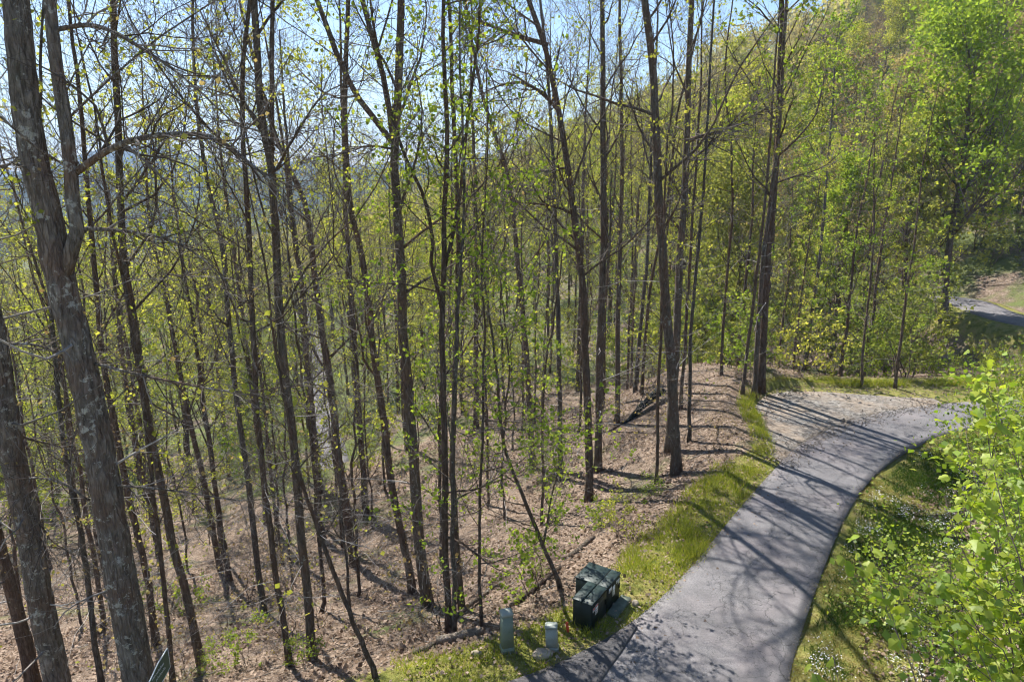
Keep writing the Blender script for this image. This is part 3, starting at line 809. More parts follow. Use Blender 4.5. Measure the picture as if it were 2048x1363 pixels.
T("slim distant trunk with a dark foot on the upper leaf-covered bank", [(1157, 783), (1160, 660), (1165, 560), (1168, 400), (1172, 250), (1180, 100)], 11, 26, 'sparse')
T("left one of two close slim stems behind the blackened fallen log", [(1270, 784), (1280, 680), (1290, 560), (1297, 440), (1302, 300), (1310, 120)], 9, 24, 'sparse')
T("right one of two close slim stems behind the blackened fallen log", [(1284, 790), (1291, 690), (1300, 560), (1330, 440), (1345, 300)], 8, 22, 'sparse')
T("very thin wavy pole just left of the furrowed brown trunk", [(1312, 966), (1316, 830), (1322, 690), (1326, 560), (1330, 400)], 8, 17, 'thin')
T("stout furrowed brown trunk, nearest tree to the grassy driveway verge", [(1353, 948), (1350, 850), (1342, 720), (1328, 600), (1318, 450), (1312, 300), (1305, 130), (1290, 0), (1284, -60)], 25, 27, 'sparse', sides=14, over=dict(low=3))
T("smooth straight trunk behind the stout furrowed one, leaning right", [(1338, 905), (1345, 800), (1352, 693), (1358, 514), (1369, 360), (1371, 257), (1376, 128), (1383, 0), (1386, -60)], 20, 27, 'sparse', mat='bark_pale',
  extra=[([(1372, 285), (1400, 272), (1450, 262), (1500, 235), (1540, 215)], 8), ([(1370, 330), (1420, 290), (1470, 240), (1520, 180)], 6)])
T("slim dark stem on the leaf slope right of the furrowed trunk", [(1378, 886), (1379, 689), (1392, 560), (1402, 440), (1412, 300), (1420, 120)], 9, 21, 'thin')
T("short stem half hidden behind the furrowed trunk", [(1362, 818), (1368, 700), (1372, 600), (1380, 480)], 8, 19, 'thin')
T("leaning dark pole beside the pair at the pull-off", [(1484, 790), (1497, 678), (1517, 514), (1530, 400), (1542, 280)], 8, 20, 'thin')
T("left stem of the close pair at the gravel pull-off's edge", [(1508, 790), (1512, 693), (1523, 514), (1541, 400), (1552, 300), (1560, 180)], 12, 24, 'leafy', over=dict(leaves=1500))
T("right, thicker stem of the close pair at the gravel pull-off's edge", [(1521, 785), (1525, 693), (1535, 514), (1543, 436), (1553, 308), (1558, 154), (1564, 0)], 17, 25, 'leafy', over=dict(leaves=2600, limb=22))
T("slim trunk with bright leaves behind the pull-off", [(1608, 740), (1630, 580), (1641, 488), (1656, 318), (1668, 200)], 9, 22, 'leafy')
T("low dark thin stem leaning over the far rim of the pull-off", [(1722, 775), (1728, 673), (1735, 600), (1748, 480)], 6, 14, 'low')
T("black wavy stem rising beyond the far end of the bend", [(1790, 778), (1800, 693), (1813, 580), (1831, 488), (1838, 400)], 7, 13, 'thin')
T("tall bright green tree beside the upper hillside road, fullest crown in the wood", [(1887, 640), (1892, 544), (1900, 472), (1918, 385), (1936, 257), (1940, 140)], 17, 17, 'leafy',
  over=dict(leaves=10000, leaf=0.25, leafmat='leaf_bright', limb=52, sub=9, twig=4, limb_len=6.6, sub_len=2.6, twig_len=1.0, t0=0.28, up=0.16, ang=(0.7, 1.2), low=0, bunch=0.35, spread=.3), group="trees beyond the bend")
T("leaning bare pole crossing the lower left slope toward the bottom edge", [(754, 1361), (718, 1279), (677, 1166), (647, 1089), (606, 971), (590, 900)], 12, 9, 'thin', over=dict(leaves=150, t0=.3, limb=18))
T("pale bare sapling with many fine twigs, left of the three-stemmed poplar", [(700, 1225), (690, 1120), (683, 1000), (680, 880)], 7, 8, 'thin', over=dict(leaves=100, limb=24, limb_len=1.6), name="sapling")
T("thin dark pole at the upper end of the leaf bank", [(1443, 752), (1443, 690), (1452, 560), (1462, 430)], 7, 20, 'thin')

# ------------------------------------------------------------------ the wood behind: prototypes copied tree by tree
def proto(seed, Ht, r0, style, mat='bark', sides=7, wob=0.05, lean=0.0, detail=1.0, nstems=1, over=None):
    g = np.random.default_rng(5000 + seed)
    stems = []
    for k in range(nstems):
        d = np.array([g.normal() * lean, g.normal() * lean, 1.0]) if nstems == 1 else norm(np.array([g.normal() * 0.35, g.normal() * 0.35, 1.0]))
        p = np.array([[0, 0, -0.4], d * Ht * 0.3, d * Ht * 0.65 + g.normal(size=3) * [0.3, 0.3, 0], d * Ht + g.normal(size=3) * [0.5, 0.5, 0]])
        P = smooth_axis(p, 22, g, wob)
        R, _ = axis_radii(P, r0 * (1 if k == 0 else 0.8), Ht * 1.05, 0.35 if nstems == 1 else 0.1, 0.88)
        stems.append((P, R))
    st = dict(STY[style]); st.update(over or {})
    return tree_meshes(stems, g, st, sides, mat, detail)

SL = [proto(1, 24, .15, 'sparse', over=dict(bunch=.2, spread=.11, leaves=3400, leaf=.11, limb=15, t0=.22, low=6)), proto(2, 21, .13, 'sparse', over=dict(bunch=.2, spread=.11, leaves=3600, leaf=.11, limb=15, t0=.2, low=6)),
      proto(3, 26, .17, 'bare', over=dict(leaves=500, leaf=.13, limb=18, t0=.25)), proto(4, 22, .14, 'sparse', over=dict(bunch=.2, spread=.11, leaves=3800, leaf=.11, t0=.2))]
LF = [proto(11, 19, .14, 'leafy', over=dict(leaves=7200, leaf=.125, leafmat='leaf_yg', limb=24, limb_len=4.6, t0=.15, bunch=.28, spread=.17)),
      proto(12, 16, .12, 'leafy', over=dict(leaves=7200, leaf=.125, leafmat='leaf_g', limb=24, limb_len=4.2, t0=.14, bunch=.28, spread=.17)),
      proto(13, 18, .13, 'leafy', over=dict(leaves=6000, leaf=.125, leafmat='leaf_mid', limb=22, limb_len=4.4, t0=.18, bunch=.28, spread=.17))]
HB = dict(limb=34, limb_len=4.6, sub=6, sub_len=1.9, twig=4, twig_len=.8, t0=.2, low=0, up=.22, bunch=.30, spread=.26, leaf=.20, ang=(.6, 1.2))
HI = [proto(21, 14, .17, 'leafy', over=dict(HB, leaves=11000, leafmat='leaf_hill')),
      proto(22, 17, .18, 'leafy', over=dict(HB, leaves=11000, leafmat='leaf_yg')),
      proto(23, 16, .17, 'leafy', over=dict(HB, leaves=11000, leafmat='leaf_g')),
      proto(24, 16, .18, 'bare', over=dict(HB, leaves=2600, leafmat='leaf_tan', twig=7, twig_len=1.1, twig_r=.013, leaf=.17)),
      proto(25, 13, .16, 'leafy', over=dict(HB, leaves=9500, leafmat='leaf_hill'))]
SH = [proto(31, 2.6, .025, 'low', nstems=4, sides=4, over=dict(leaves=700, leaf=.13, leafmat='leaf_g', limb=7, sub=4, twig=3, limb_len=1.1, sub_len=.6, twig_len=.3, t0=.1)),
      proto(32, 3.6, .03, 'low', nstems=3, sides=4, over=dict(leaves=900, leaf=.14, leafmat='leaf_yg', limb=9, sub=4, twig=3, limb_len=1.4, sub_len=.7, twig_len=.35, t0=.1)),
      proto(33, 5.5, .04, 'low', nstems=2, sides=5, over=dict(leaves=1300, leaf=.15, leafmat='leaf_mid', limb=14, sub=4, twig=3, limb_len=1.8, sub_len=.8, twig_len=.4, t0=.12)),
      proto(34, 3.0, .025, 'low', nstems=4, sides=4, over=dict(leaves=160, leaf=.11, leafmat='leaf_tan', limb=8, sub=5, twig=4, limb_len=1.3, sub_len=.7, twig_len=.35, t0=.1, twigmat='dead'))]

ORD = ["first", "second", "third", "fourth", "fifth", "sixth", "seventh", "eighth", "ninth", "tenth", "eleventh", "twelfth", "thirteenth", "fourteenth", "fifteenth", "sixteenth",
       "seventeenth", "eighteenth", "nineteenth", "twentieth", "twenty-first", "twenty-second", "twenty-third", "twenty-fourth", "twenty-fifth", "twenty-sixth", "twenty-seventh", "twenty-eighth"]
# what a tree of the background stands behind, by the column of the picture it is seen in
MARKS = [(20, "the second grey trunk"), (150, "the huge twin tree"), (280, "the tall brown trunk"), (420, "the twin stem"), (480, "the curved pole tree"), (575, "the dark forked trunk"),
         (660, "the bent trunk"), (805, "the three-stemmed poplar"), (885, "the slender maple"), (1040, "the crooked-limbed trunk"), (1165, "the dark curving trunk"), (1235, "the narrow trunk"), (1335, "the furrowed trunk"),
         (1440, "the leaf bank's end"), (1525, "the pull-off pair"), (1640, "the gravel pull-off"), (1800, "the black wavy stem"), (1915, "the bright green tree"), (2060, "the bank saplings")]
seen = {}
taken = []
g = np.random.default_rng(77)
def scatter(n_, xr, yr, dmin, ok, ht, protos, weights, smin, smax, name, labels, cat, group, tries=40):
    made = 0; nc = n_ * tries
    X = g.uniform(*xr, nc); Y = g.uniform(*yr, nc)
    S = pdist(X, Y, BENCH, True)[0]
    m = np.array(ok(X, Y, S)) & (pdist(X, Y, UPPER)[0] > 2.6) & (pdist(X, Y, LOWER)[0] > 2.3)
    X, Y = X[m], Y[m]; Z = height(X, Y)
    px, py, dp = project(X, Y, Z); py2 = project(X, Y, Z + ht)[1]
    m = ~((px > 1832) & (Y < 55) & (py2 < 690)) & (dp > 4) & (px > -120) & (px < 2170) & (py2 < 1363) & (py > 0)
    near = np.array(taken, float).reshape(-1, 2)
    for x, y, z in zip(X[m], Y[m], Z[m]):
        if made >= n_: break
        if len(near) and ((near[:, 0] - x) ** 2 + (near[:, 1] - y) ** 2).min() < dmin * dmin: continue
        k = int(g.choice(len(protos), p=np.array(weights) / np.sum(weights)))
        e = plant(name, (x, y, z), protos[k], labels[k], cat, group, g.uniform(0, 6.28), g.uniform(smin, smax))
        col = float(project(x, y, z + ht * .4)[0])
        mark = min(MARKS, key=lambda q: abs(q[0] - col))[1]
        seen.setdefault((labels[k], mark), []).append((y, e))
        taken.append((x, y)); near = np.vstack([near, [[x, y]]]); made += 1
    return made

left_far = lambda x, y, s: (s > 19) & ((0.97 * x + 0.22 * y) < 32)
nA = scatter(95, (-70, 30), (26, 110), 2.2, left_far, 22, SL, [3, 3, 2, 3], .8, 1.15, "forest_tree",
  ["slender valley tree with thin green crown", "slim valley tree with sparse leaves",
   "leafless grey valley tree", "straight valley tree with yellow-green leaves"], "tree", "slim trees deep in the valley wood")
nB = scatter(85, (-75, 35), (30, 125), 2.6, left_far, 18, LF, [4, 2, 3], .6, 1.05, "leafy_tree",
  ["leafy yellow-green valley tree", "leafy fresh green valley tree", "leafy mid-green valley tree"], "tree", "leafy trees filling the valley wood")
hill_ok = lambda x, y, s: ((0.97 * x + 0.22 * y) >= 26) & (s > 9) & (y > 40)
nC = scatter(190, (0, 125), (40, 190), 4.3, hill_ok, 16, HI, [4, 2.2, 1.2, 6, 4], .6, 1.15, "hillside_tree",
  ["rounded olive-green hillside tree", "yellow-green hillside tree", "fresh green hillside tree",
   "brownish budding hillside tree", "small dull green hillside tree"], "tree", "trees on the hillside beyond the bend")
nD = scatter(17, (12, 60), (33, 62), 2.6, lambda x, y, s: (s > 3.6) & (x > 12), 22, SL, [2, 2, 5, 2], .45, .75, "forest_tree",
  ["slender thin-crowned tree past the bend", "slim sparse-leaved tree past the bend",
   "leafless grey tree past the bend", "slim yellow-green tree past the bend"], "tree", "slim trees behind the driveway bend")
PO = [proto(41, 15, .065, 'thin', wob=.05, over=dict(leaves=150, low=9, limb=16, sub=5, twig=4, t0=.3, bunch=.2, spread=.1)), proto(42, 17, .08, 'thin', wob=.06, over=dict(leaves=220, low=9, limb=16, sub=5, twig=4, t0=.3, limb_len=2.4, bunch=.2, spread=.1)),
      proto(43, 12, .05, 'thin', wob=.06, lean=.08, over=dict(leaves=90, low=12, limb=18, sub=5, twig=4, t0=.2, bunch=.2))]
nP = scatter(42, (-30, 9), (17, 46), 1.7, lambda x, y, s: (s > 7) & (s < 27), 14, PO, [3, 3, 3], .8, 1.25, "pole_tree",
  ["thin pole tree with few leaves", "slim pole tree with tufts of leaves", "leafless crooked pole tree"], "tree", "thin pole trees on the slope")
nE = scatter(70, (10, 52), (31, 60), 1.3, lambda x, y, s: s > 2.2, 4.5, SH, [4, 3, 4, 3], .8, 1.35, "shrub",
  ["low fresh green shrub past the bend", "yellow-green shrub past the bend", "tall mid-green bush past the bend", "leafless twiggy shrub past the bend"], "shrub", "shrubs behind the driveway bend")
nF = scatter(66, (-45, 20), (24, 75), 1.6, lambda x, y, s: s > 19, 3, SH, [2, 3, 4, 4], .8, 1.5, "shrub",
  ["low green shrub low on the slope", "yellow-green shrub low on the slope", "tall mid-green bush low on the slope", "leafless twiggy shrub low on the slope"], "shrub", "shrubs on the lower forest slope")
nH = scatter(70, (14, 75), (44, 95), 1.8, lambda x, y, s: (s > 8) & (0.97 * x + 0.22 * y > 24), 5.5, SH, [2, 3, 4, 5], 1.0, 1.9, "shrub",
  ["green hillside shrub", "yellow-green hillside shrub", "tall mid-green hillside bush", "leafless twiggy hillside shrub"], "shrub", "shrubs on the hillside")
nQ = scatter(26, (24, 40), (33, 52), 1.0, lambda x, y, s: s > 3, 1.6, [SH[0], SH[1]], [3, 2], .4, .62, "shrub",
  ["waist-high green shrub below the upper road", "waist-high yellow-green shrub below the upper road"], "shrub", "low shrubs below the upper road")
nG = scatter(18, (-14, 9), (13, 34), 1.6, lambda x, y, s: (s > 2.5) & (s < 16), 3, [SH[3], SH[0]], [5, 1], .5, .95, "shrub",
  ["leafless grey brush on the leaf litter", "knee-high green shrub on the leaf litter"], "shrub", "brush on the leaf-covered slope")
for (lab, mark), lst in seen.items():
    lst.sort(key=lambda q: q[0])
    for k, (_, e) in enumerate(lst):
        e["label"] = "%s, %s one back behind %s" % (lab, ORD[min(k, 27)], mark) if len(lst) > 1 else "%s behind %s" % (lab, mark)

# far crest: a wood that reads as one mass
mb = MB(); gq = np.random.default_rng(91)
X = gq.uniform(-160, 330, 2600); Y = gq.uniform(120, 420, 2600); Z = height(X, Y)
px, py, dp = project(X, Y, Z + 10)
m = (px > -60) & (px < 2110) & (pdist(X, Y, LOWER)[0] > 5)
pts = np.stack([X[m], Y[m], Z[m]], 1)[:620]
for (x, y, z) in pts:
    hh = gq.uniform(10, 19); w = hh * gq.uniform(.24, .36)
    k = 130
    u = norm(gq.normal(size=(k, 3))) * (gq.random((k, 1)) ** 0.4) * np.array([w, w, hh * .42])
    leaf_quads(mb, u + np.array([x, y, z + hh * .58]), 1.15, gq, 0.4, 0.8, 0.35)
o = link("distant_forest", mb.mesh("distant_forest", [M['leaf_hill']]))
tag(o, "mass of spring woodland along the far ridge", "woodland", kind="stuff")

# ------------------------------------------------------------------ grass, flowers, fallen leaves
def blades(name, pts_, hfun, mats, label, cat, width=0.016, lean=0.5, seed=1):
    gg = np.random.default_rng(seed); n_ = len(pts_)
    h_ = hfun(pts_) * (0.5 + gg.random(n_))
    a = gg.random(n_) * 6.283
    u = np.stack([np.cos(a), np.sin(a), np.zeros(n_)], 1)
    ln = gg.normal(size=(n_, 3)) * [lean, lean, 0]
    wv = width * (0.6 + 0.8 * gg.random(n_))[:, None]
    tip = pts_ + (np.array([0, 0, 1.0]) + ln) * h_[:, None]
    V = np.stack([pts_ - u * wv / 2, pts_ + u * wv / 2, tip], 1)
    o = link(name, set_mesh(name, V, [np.arange(n_ * 3).reshape(-1, 3)], mats))
    tag(o, label, cat, kind="stuff"); return o

gg = np.random.default_rng(15)
def along(edge, n_, o0, o1, x0, x1, y0, y1, side, pw=1.0):
    e = edge[(edge[:, 0] > x0) & (edge[:, 0] < x1) & (edge[:, 1] > y0) & (edge[:, 1] < y1)]
    e = resample(e[:, :2], 400)
    t = norm(np.gradient(e, axis=0)); nn = np.stack([-t[:, 1], t[:, 0]], 1) * side
    k = gg.integers(0, 400, n_); off = o0 + (o1 - o0) * gg.random(n_) ** pw
    p = e[k] + nn[k] * off[:, None] + gg.normal(size=(n_, 2)) * 0.05
    return p, off
def on_ground(p, lift=0.0):
    return np.column_stack([p, height(p[:, 0], p[:, 1]) + lift])
p, off = along(BENCH, 76000, -0.05, 1.95, -3, 30, 9, 32, 1, 1.25)
dens = fbm(p[:, 0] * 0.9, p[:, 1] * 0.9, 3)
keep = ((p[:, 1] < 22.5) | (off < .7)) & (gg.random(len(p)) < np.clip(0.62 + dens * 1.6 - (off > 1.5) * 0.25 - (p[:, 0] < 4.2) * .25, 0.02, 1))
p = p[keep]
blades("grass", on_ground(p), lambda q: 0.075 + 0.26 * np.clip(fbm(q[:, 0] * .7 + 9, q[:, 1] * .7, 3) + .05, 0, 1) * (q[:, 0] > 3) + 0.10 * (fbm(q[:, 0] * 1.6, q[:, 1] * 1.6 + 4, 2) > .16), [M['blade']], "bright green grass on the verge between driveway and wood", "grass", 0.017)
p, off = along(BENCH, 18000, -0.02, 2.0, -9, 26, 6, 32, 1, 1.0)
keep = gg.random(len(p)) < np.clip(0.5 - fbm(p[:, 0] * 0.9, p[:, 1] * 0.9, 3) * 1.7, 0.05, 1)
blades("dry_grass", on_ground(p[keep]), lambda q: 0.05 + 0 * q[:, 0], [M['blade_dry']], "dry yellowish grass scattered along the wood-side verge", "grass", 0.016, 0.9, 2)
p, off = along(EDGE_R, 75000, 0.25, 2.9, 3.5, 26, 5, 27, -1, 0.9)
keep = gg.random(len(p)) < np.clip(0.5 + fbm(p[:, 0] * 0.8, p[:, 1] * 0.8, 3) * 1.8 - (off < .6) * .3, 0.04, 1)
blades("verge_weeds", on_ground(p[keep]), lambda q: 0.09 + 0.16 * np.clip(fbm(q[:, 0], q[:, 1], 2) + .1, 0, 1), [M['weed']], "dark green weeds on the verge below the big-leaved saplings", "weeds", 0.022, 0.8, 3)
p, off = along(EDGE_R, 44000, 0.0, 1.7, 3.5, 26, 5, 27, -1, 1.4)
keep = gg.random(len(p)) < np.clip(0.6 - fbm(p[:, 0] * 0.8, p[:, 1] * 0.8, 3) * 1.6, 0.05, 1)
blades("mossy_grass", on_ground(p[keep]), lambda q: 0.04 + 0 * q[:, 0], [M['blade_dry']], "yellow-brown moss and dry grass along the driveway's outer edge", "grass", 0.016, 1.0, 4)
p, off = along(EDGE_R, 42000, 0.35, 2.8, 4.0, 15, 8.5, 24, -1, 1.0)
keep = gg.random(len(p)) < np.clip(0.05 + fbm(p[:, 0] * 1.1 + 3, p[:, 1] * 1.1, 3) * 1.8, 0.0, 1) * .5
mb = MB(); q = on_ground(p[keep]); q[:, 2] += 0.06 + 0.18 * gg.random(len(q))
leaf_quads(mb, q, 0.026, gg, 2.5, 1.0, 0.05)
tag(link("white_flowers", mb.mesh("white_flowers", [M['flower']])), "tiny white wildflowers sprinkled over the outer verge", "flowers", kind="stuff")

n_ = 150000
x = gg.uniform(-22, 16, n_); y = 10 + 32 * gg.random(n_) ** 1.3
s_, _ = pdist(x, y, BENCH, True); rr, _ = pdist(x, y, EDGE_R, True)
dens = 0.55 + fbm(x * .8, y * .8, 3) * 1.2
keep = (s_ > 1.0 + 0.9 * gg.random(n_)) & (s_ < 24) & (gg.random(n_) < dens)
px, py, dp = project(x, y, height(x, y))
keep &= (px > -60) & (px < 2100) & (py < 1430) & (py > 640)
q = np.column_stack([x[keep], y[keep], height(x[keep], y[keep]) + 0.012 + 0.03 * gg.random(keep.sum())])
mb = MB(); leaf_quads(mb, q, 0.11, gg, 2.2, 0.7, 0.0)
p, off = along(EDGE_R, 14000, 1.2, 6.5, 3.5, 26, 4, 27, -1, 1.0)
q = on_ground(p, 0.02); leaf_quads(mb, q, 0.10, gg, 2.2, 0.7, 0.0)
p, off = along(BENCH, 5000, -1.2, 1.8, -6, 26, 6, 32, 1, 1.0)
leaf_quads(mb, on_ground(p, 0.05), 0.08, gg, 3, 0.7, 0.0)
tag(link("fallen_leaves", mb.mesh("fallen_leaves", [M['litter']])), "last year's pinkish brown leaves lying over the forest floor", "leaves", kind="stuff")
mb = MB()
k = 420
x = gg.uniform(-14, 11, k); y = 12 + 24 * gg.random(k); s_, _ = pdist(x, y, BENCH, True); m = (s_ > 1.6)
x, y = x[m], y[m]; a = gg.random(len(x)) * 6.28; L = 0.3 + 0.9 * gg.random(len(x))
tt = np.linspace(-.5, .5, 4)
X = x[:, None] + np.cos(a)[:, None] * L[:, None] * tt + gg.normal(size=(len(x), 4)) * .03; Y = y[:, None] + np.sin(a)[:, None] * L[:, None] * tt + gg.normal(size=(len(x), 4)) * .03
mb.tubes(np.stack([X, Y, height(X, Y) + .03], -1), np.full((len(x), 4), .009) * (0.6 + gg.random((len(x), 1)) * 1.2), 4)
tag(link("fallen_twigs", mb.mesh("fallen_twigs", [M['dead']])), "grey fallen twigs strewn over the leaf-covered slope", "twigs", kind="stuff")

# ------------------------------------------------------------------ fallen logs
def log(label, a, b, wpx, mat='bark_pale', lift=(0.6, 0.6), seed=0, name="fallen_log", stubs=2, taper=0.75):
    gl = np.random.default_rng(300 + seed)
    A, ta = hit(*a); B, tb = hit(*b)
    r = 0.5 * wpx * ta / F
    n_ = 14
    P = A[None] * (1 - np.linspace(0, 1, n_))[:, None] + B[None] * np.linspace(0, 1, n_)[:, None]
    P[:, :2] += np.cumsum(gl.normal(size=(n_, 2)), 0) * 0.012
    zz = height(P[:, 0], P[:, 1]) + r * np.linspace(lift[0], lift[1], n_)
    lin = np.linspace(zz[0], zz[-1], n_)
    P[:, 2] = np.maximum(lin, zz * .7 + lin * .3)
    base = P[0].copy(); P = P - base
    R = r * np.linspace(1, taper, n_)
    m_ = MB(); m_.tubes(P, R, 9, 0.22, True, gl)
    if stubs:
        SP, SR = children(P[None], R[None], stubs, 0.2, 0.9, 0.25, (0.8, 1.3), 4, 0.15, 0.1, gl, 0.4, 0.5, .008)
        m_.tubes(SP, SR, 5)
    o = link(name, m_.mesh(name, [M[mat]], True), None, base)
    return tag(o, label, "log", "fallen logs on the forest floor")
log("pale barkless fallen log lying beside the tall pedestal", (874, 1290), (970, 1265), 20, 'log_pale', lift=(.9, .9), seed=1)
log("short broken log end left of the pale barkless log", (832, 1312), (872, 1293), 15, 'bark_pale', seed=2, stubs=0)
log("long grey log lying uphill behind the slender maple's foot", (905, 1240), (1005, 1168), 10, seed=3)
log("thin pale stick crossing the leaf slope", (964, 1172), (1030, 1188), 4, seed=4, stubs=0, name="fallen_branch")
log("rotting brown log parallel to the verge, behind the pedestals", (1020, 1218), (1118, 1140), 12, 'bark', seed=5)
log("pale weathered log at the brush beside the green cabinet", (1140, 1118), (1186, 1078), 12, seed=6)
log("thin leafless fallen branch on the upper leaf bank", (1215, 866), (1265, 838), 5, 'bark', seed=8, name="fallen_branch")
b0, t0_ = hit(1248, 848); b1, t1_ = hit(1322, 800)
mL = MB(); gl = np.random.default_rng(55)
P = np.linspace(0, 1, 12)[:, None] * (b1 - b0 + np.array([0, 0, .55]))[None] + gl.normal(size=(12, 3)) * .02
mL.tubes(P, np.linspace(.07, .26, 12), 9, .25, True, gl)
SP, SR = children(P[None], np.linspace(.07, .2, 12)[None], 7, 0.0, 0.5, 1.0, (.5, 1.1), 5, 0.02, .15, gl, .4, .3, .01); mL.tubes(SP, SR, 5)
RT, RR = children(P[None, -3:], np.full((1, 3), .2), 9, 0.5, 1.0, .5, (.6, 1.4), 4, 0.1, .2, gl, .4, .3, .02); mL.tubes(RT, RR, 5)
tag(link("fallen_log", mL.mesh("fallen_log", [M['seam']], True), None, b0), "blackened fallen tree with upturned root end on the leaf bank", "log", "fallen logs on the forest floor")

# ------------------------------------------------------------------ roadside utilities
def box_obj(name, lo, hi, mat, parent, bev=0.012):
    m_ = MB(); m_.box(lo, hi, bev); return link(name, m_.mesh(name, [mat]), parent)
cab = empty("utility_cabinet", (1.74, 13.0, -0.03), math.radians(-33))       # local +Y runs along its length, local +X faces the driveway
tag(cab, "dark green metal utility cabinet with stickers standing on the grass verge", "utility cabinet")
box_obj("body", (-0.46, 0.0, 0), (0.0, 0.76, 0.68), M['cab'], cab)
box_obj("body", (-0.80, 0.775, 0), (0.0, 1.50, 0.66), M['cab'], cab)
def lid(x0, x1, y0, y1, z0, z1, name="lid"):
    m_ = MB(); m_.box((x0, y0, z0), (x1, y1, z0 + .035), .008)
    o = link(name, m_.mesh(name, [M['cab_top']]), cab); return o
lid(-0.475, -0.245, -0.015, 0.765, .682, 0); lid(-0.225, 0.018, -0.015, 0.765, .682, 0)
lid(-0.815, -0.245, 0.77, 1.515, .662, 0); lid(-0.225, 0.018, 0.77, 1.515, .662, 0)
box_obj("seam", (-0.25, -0.012, .665), (-0.22, 1.50, .692), M['seam'], cab, .002)
box_obj("door_gap", (-0.03, 0.758, 0.02), (0.004, 0.778, .66), M['seam'], cab, .001)
d1 = box_obj("door", (0.0, 0.03, 0.06), (0.014, 0.74, .65), M['cab'], cab, .005)
d2 = box_obj("door", (0.0, 0.80, 0.06), (0.014, 1.47, .63), M['cab'], cab, .005)
for d_, y_ in ((d1, 0.66), (d2, 1.40)):
    box_obj("latch", (0.016, y_, 0.34), (0.034, y_ + .045, .46), M['seam'], d_, .004)
def sticker(y0, y1, z0, z1, head=None, body='white', rows=3):
    s_ = box_obj("label_sticker", (0.0150, y0, z0), (0.0175, y1, z1), M[body], cab, 0.0006)
    if head: box_obj("label_band", (0.0176, y0 + .006, z1 - .045), (0.0192, y1 - .006, z1 - .006), M[head], s_, 0.0004)
    for r_ in range(rows):
        zz_ = z0 + .018 + r_ * (z1 - z0 - .09) / max(1, rows)
        box_obj("label_text", (0.0176, y0 + .018, zz_), (0.0190, y1 - .018 - .012 * (r_ % 2), zz_ + .010), M['ink'], s_, 0.0003)
sticker(.17, .30, .36, .60, 'red'); sticker(.02 + .02, .13, .49, .59, 'red', rows=1); sticker(.86, 1.02, .50, .61, None, rows=2)
sticker(1.07, 1.20, .30, .56, None); sticker(1.26, 1.33, .53, .61, None, rows=1); sticker(1.36, 1.44, .46, .60, None, rows=1)

pad = empty("concrete_pad", (1.74, 13.0, -0.07), math.radians(-33))
tag(pad, "mossy concrete pad sticking out under the green cabinet", "concrete pad")
m_ = MB(); m_.box((0.03, 0.72, 0.0), (0.30, 1.56, 0.14), .02); link("slab", m_.mesh("slab", [M['concrete']]), pad)

def pedestal(label, x, y, w, d, h, mat, tilt, rz, dome):
    e = empty("utility_pedestal", (x, y, H1(x, y) - 0.02), rz); e.rotation_euler = (tilt[0], tilt[1], rz)
    tag(e, label, "utility pedestal", "utility pedestals on the verge")
    def prism(rings, name, mat_):
        m2 = MB(); V = []; b_ = .025
        for (sx, sy, z) in rings:
            V += [(-sx + b_, -sy, z), (sx - b_, -sy, z), (sx, -sy + b_, z), (sx, sy - b_, z), (sx - b_, sy, z), (-sx + b_, sy, z), (-sx, sy - b_, z), (-sx, -sy + b_, z)]
        k = len(rings)
        f = [[a * 8 + j, a * 8 + (j + 1) % 8, a * 8 + 8 + (j + 1) % 8, a * 8 + 8 + j] for a in range(k - 1) for j in range(8)]
        m2.add(V, [np.array(f), np.array([list(range(7, -1, -1))]), np.array([list(range((k - 1) * 8, k * 8))])])
        return link(name, m2.mesh(name, [mat_]), e)
    hw, hd = w / 2, d / 2
    prism([(hw * 1.12, hd * 1.12, 0), (hw * 1.10, hd * 1.10, .12 * h), (hw * 1.04, hd * 1.04, .15 * h)], "base", mat)
    prism([(hw, hd, .13 * h), (hw * .93, hd * .93, .90 * h)], "housing", mat)
    if dome: prism([(hw * 1.0, hd * 1.0, .90 * h), (hw * 1.02, hd * 1.02, .955 * h), (hw * .86, hd * .82, .99 * h), (hw * .5, hd * .45, h)], "cap", M['ped_grey'])
    else: prism([(hw * 1.03, hd * 1.05, .90 * h), (hw * 1.03, hd * 1.05, .97 * h), (hw * .97, hd * .95, h)], "cap", mat)
    m2 = MB(); m2.box((-hw * .5, -hd * 1.02, .35 * h), (hw * .5, -hd * .90, .37 * h)); m2.box((hw * .3, -hd * 1.08, .5 * h), (hw * .45, -hd * .9, .56 * h))
    link("hasp", m2.mesh("hasp", [mat]), e)
pedestal("tall pale green utility pedestal on the verge", -0.10, 12.42, .26, .22, 1.0, M['ped'], (0, -.02), math.radians(14), True)
pedestal("short tilted grey utility pedestal beside the pale rock", 0.86, 12.48, .26, .20, .58, M['ped_grey'], (-.06, -.06), math.radians(-8), False)

mk = empty("marker_post", (1.24, 13.02, H1(1.24, 13.02) - .03)); mk.rotation_euler = (0.05, -.12, .2)
tag(mk, "short orange plastic marker post against the green cabinet", "marker post")
m_ = MB(); m_.tubes(np.array([[0, 0, 0], [0, 0, .12], [0, 0, .26]]), np.array([.032, .032, .030]), 8, 0, True); link("tube", m_.mesh("tube", [M['orange']], True), mk)
m_ = MB(); m_.tubes(np.array([[0, 0, .255], [0, 0, .275], [0, 0, .285]]), np.array([.034, .034, .018]), 8, 0, True); link("cap", m_.mesh("cap", [M['orange']], True), mk)

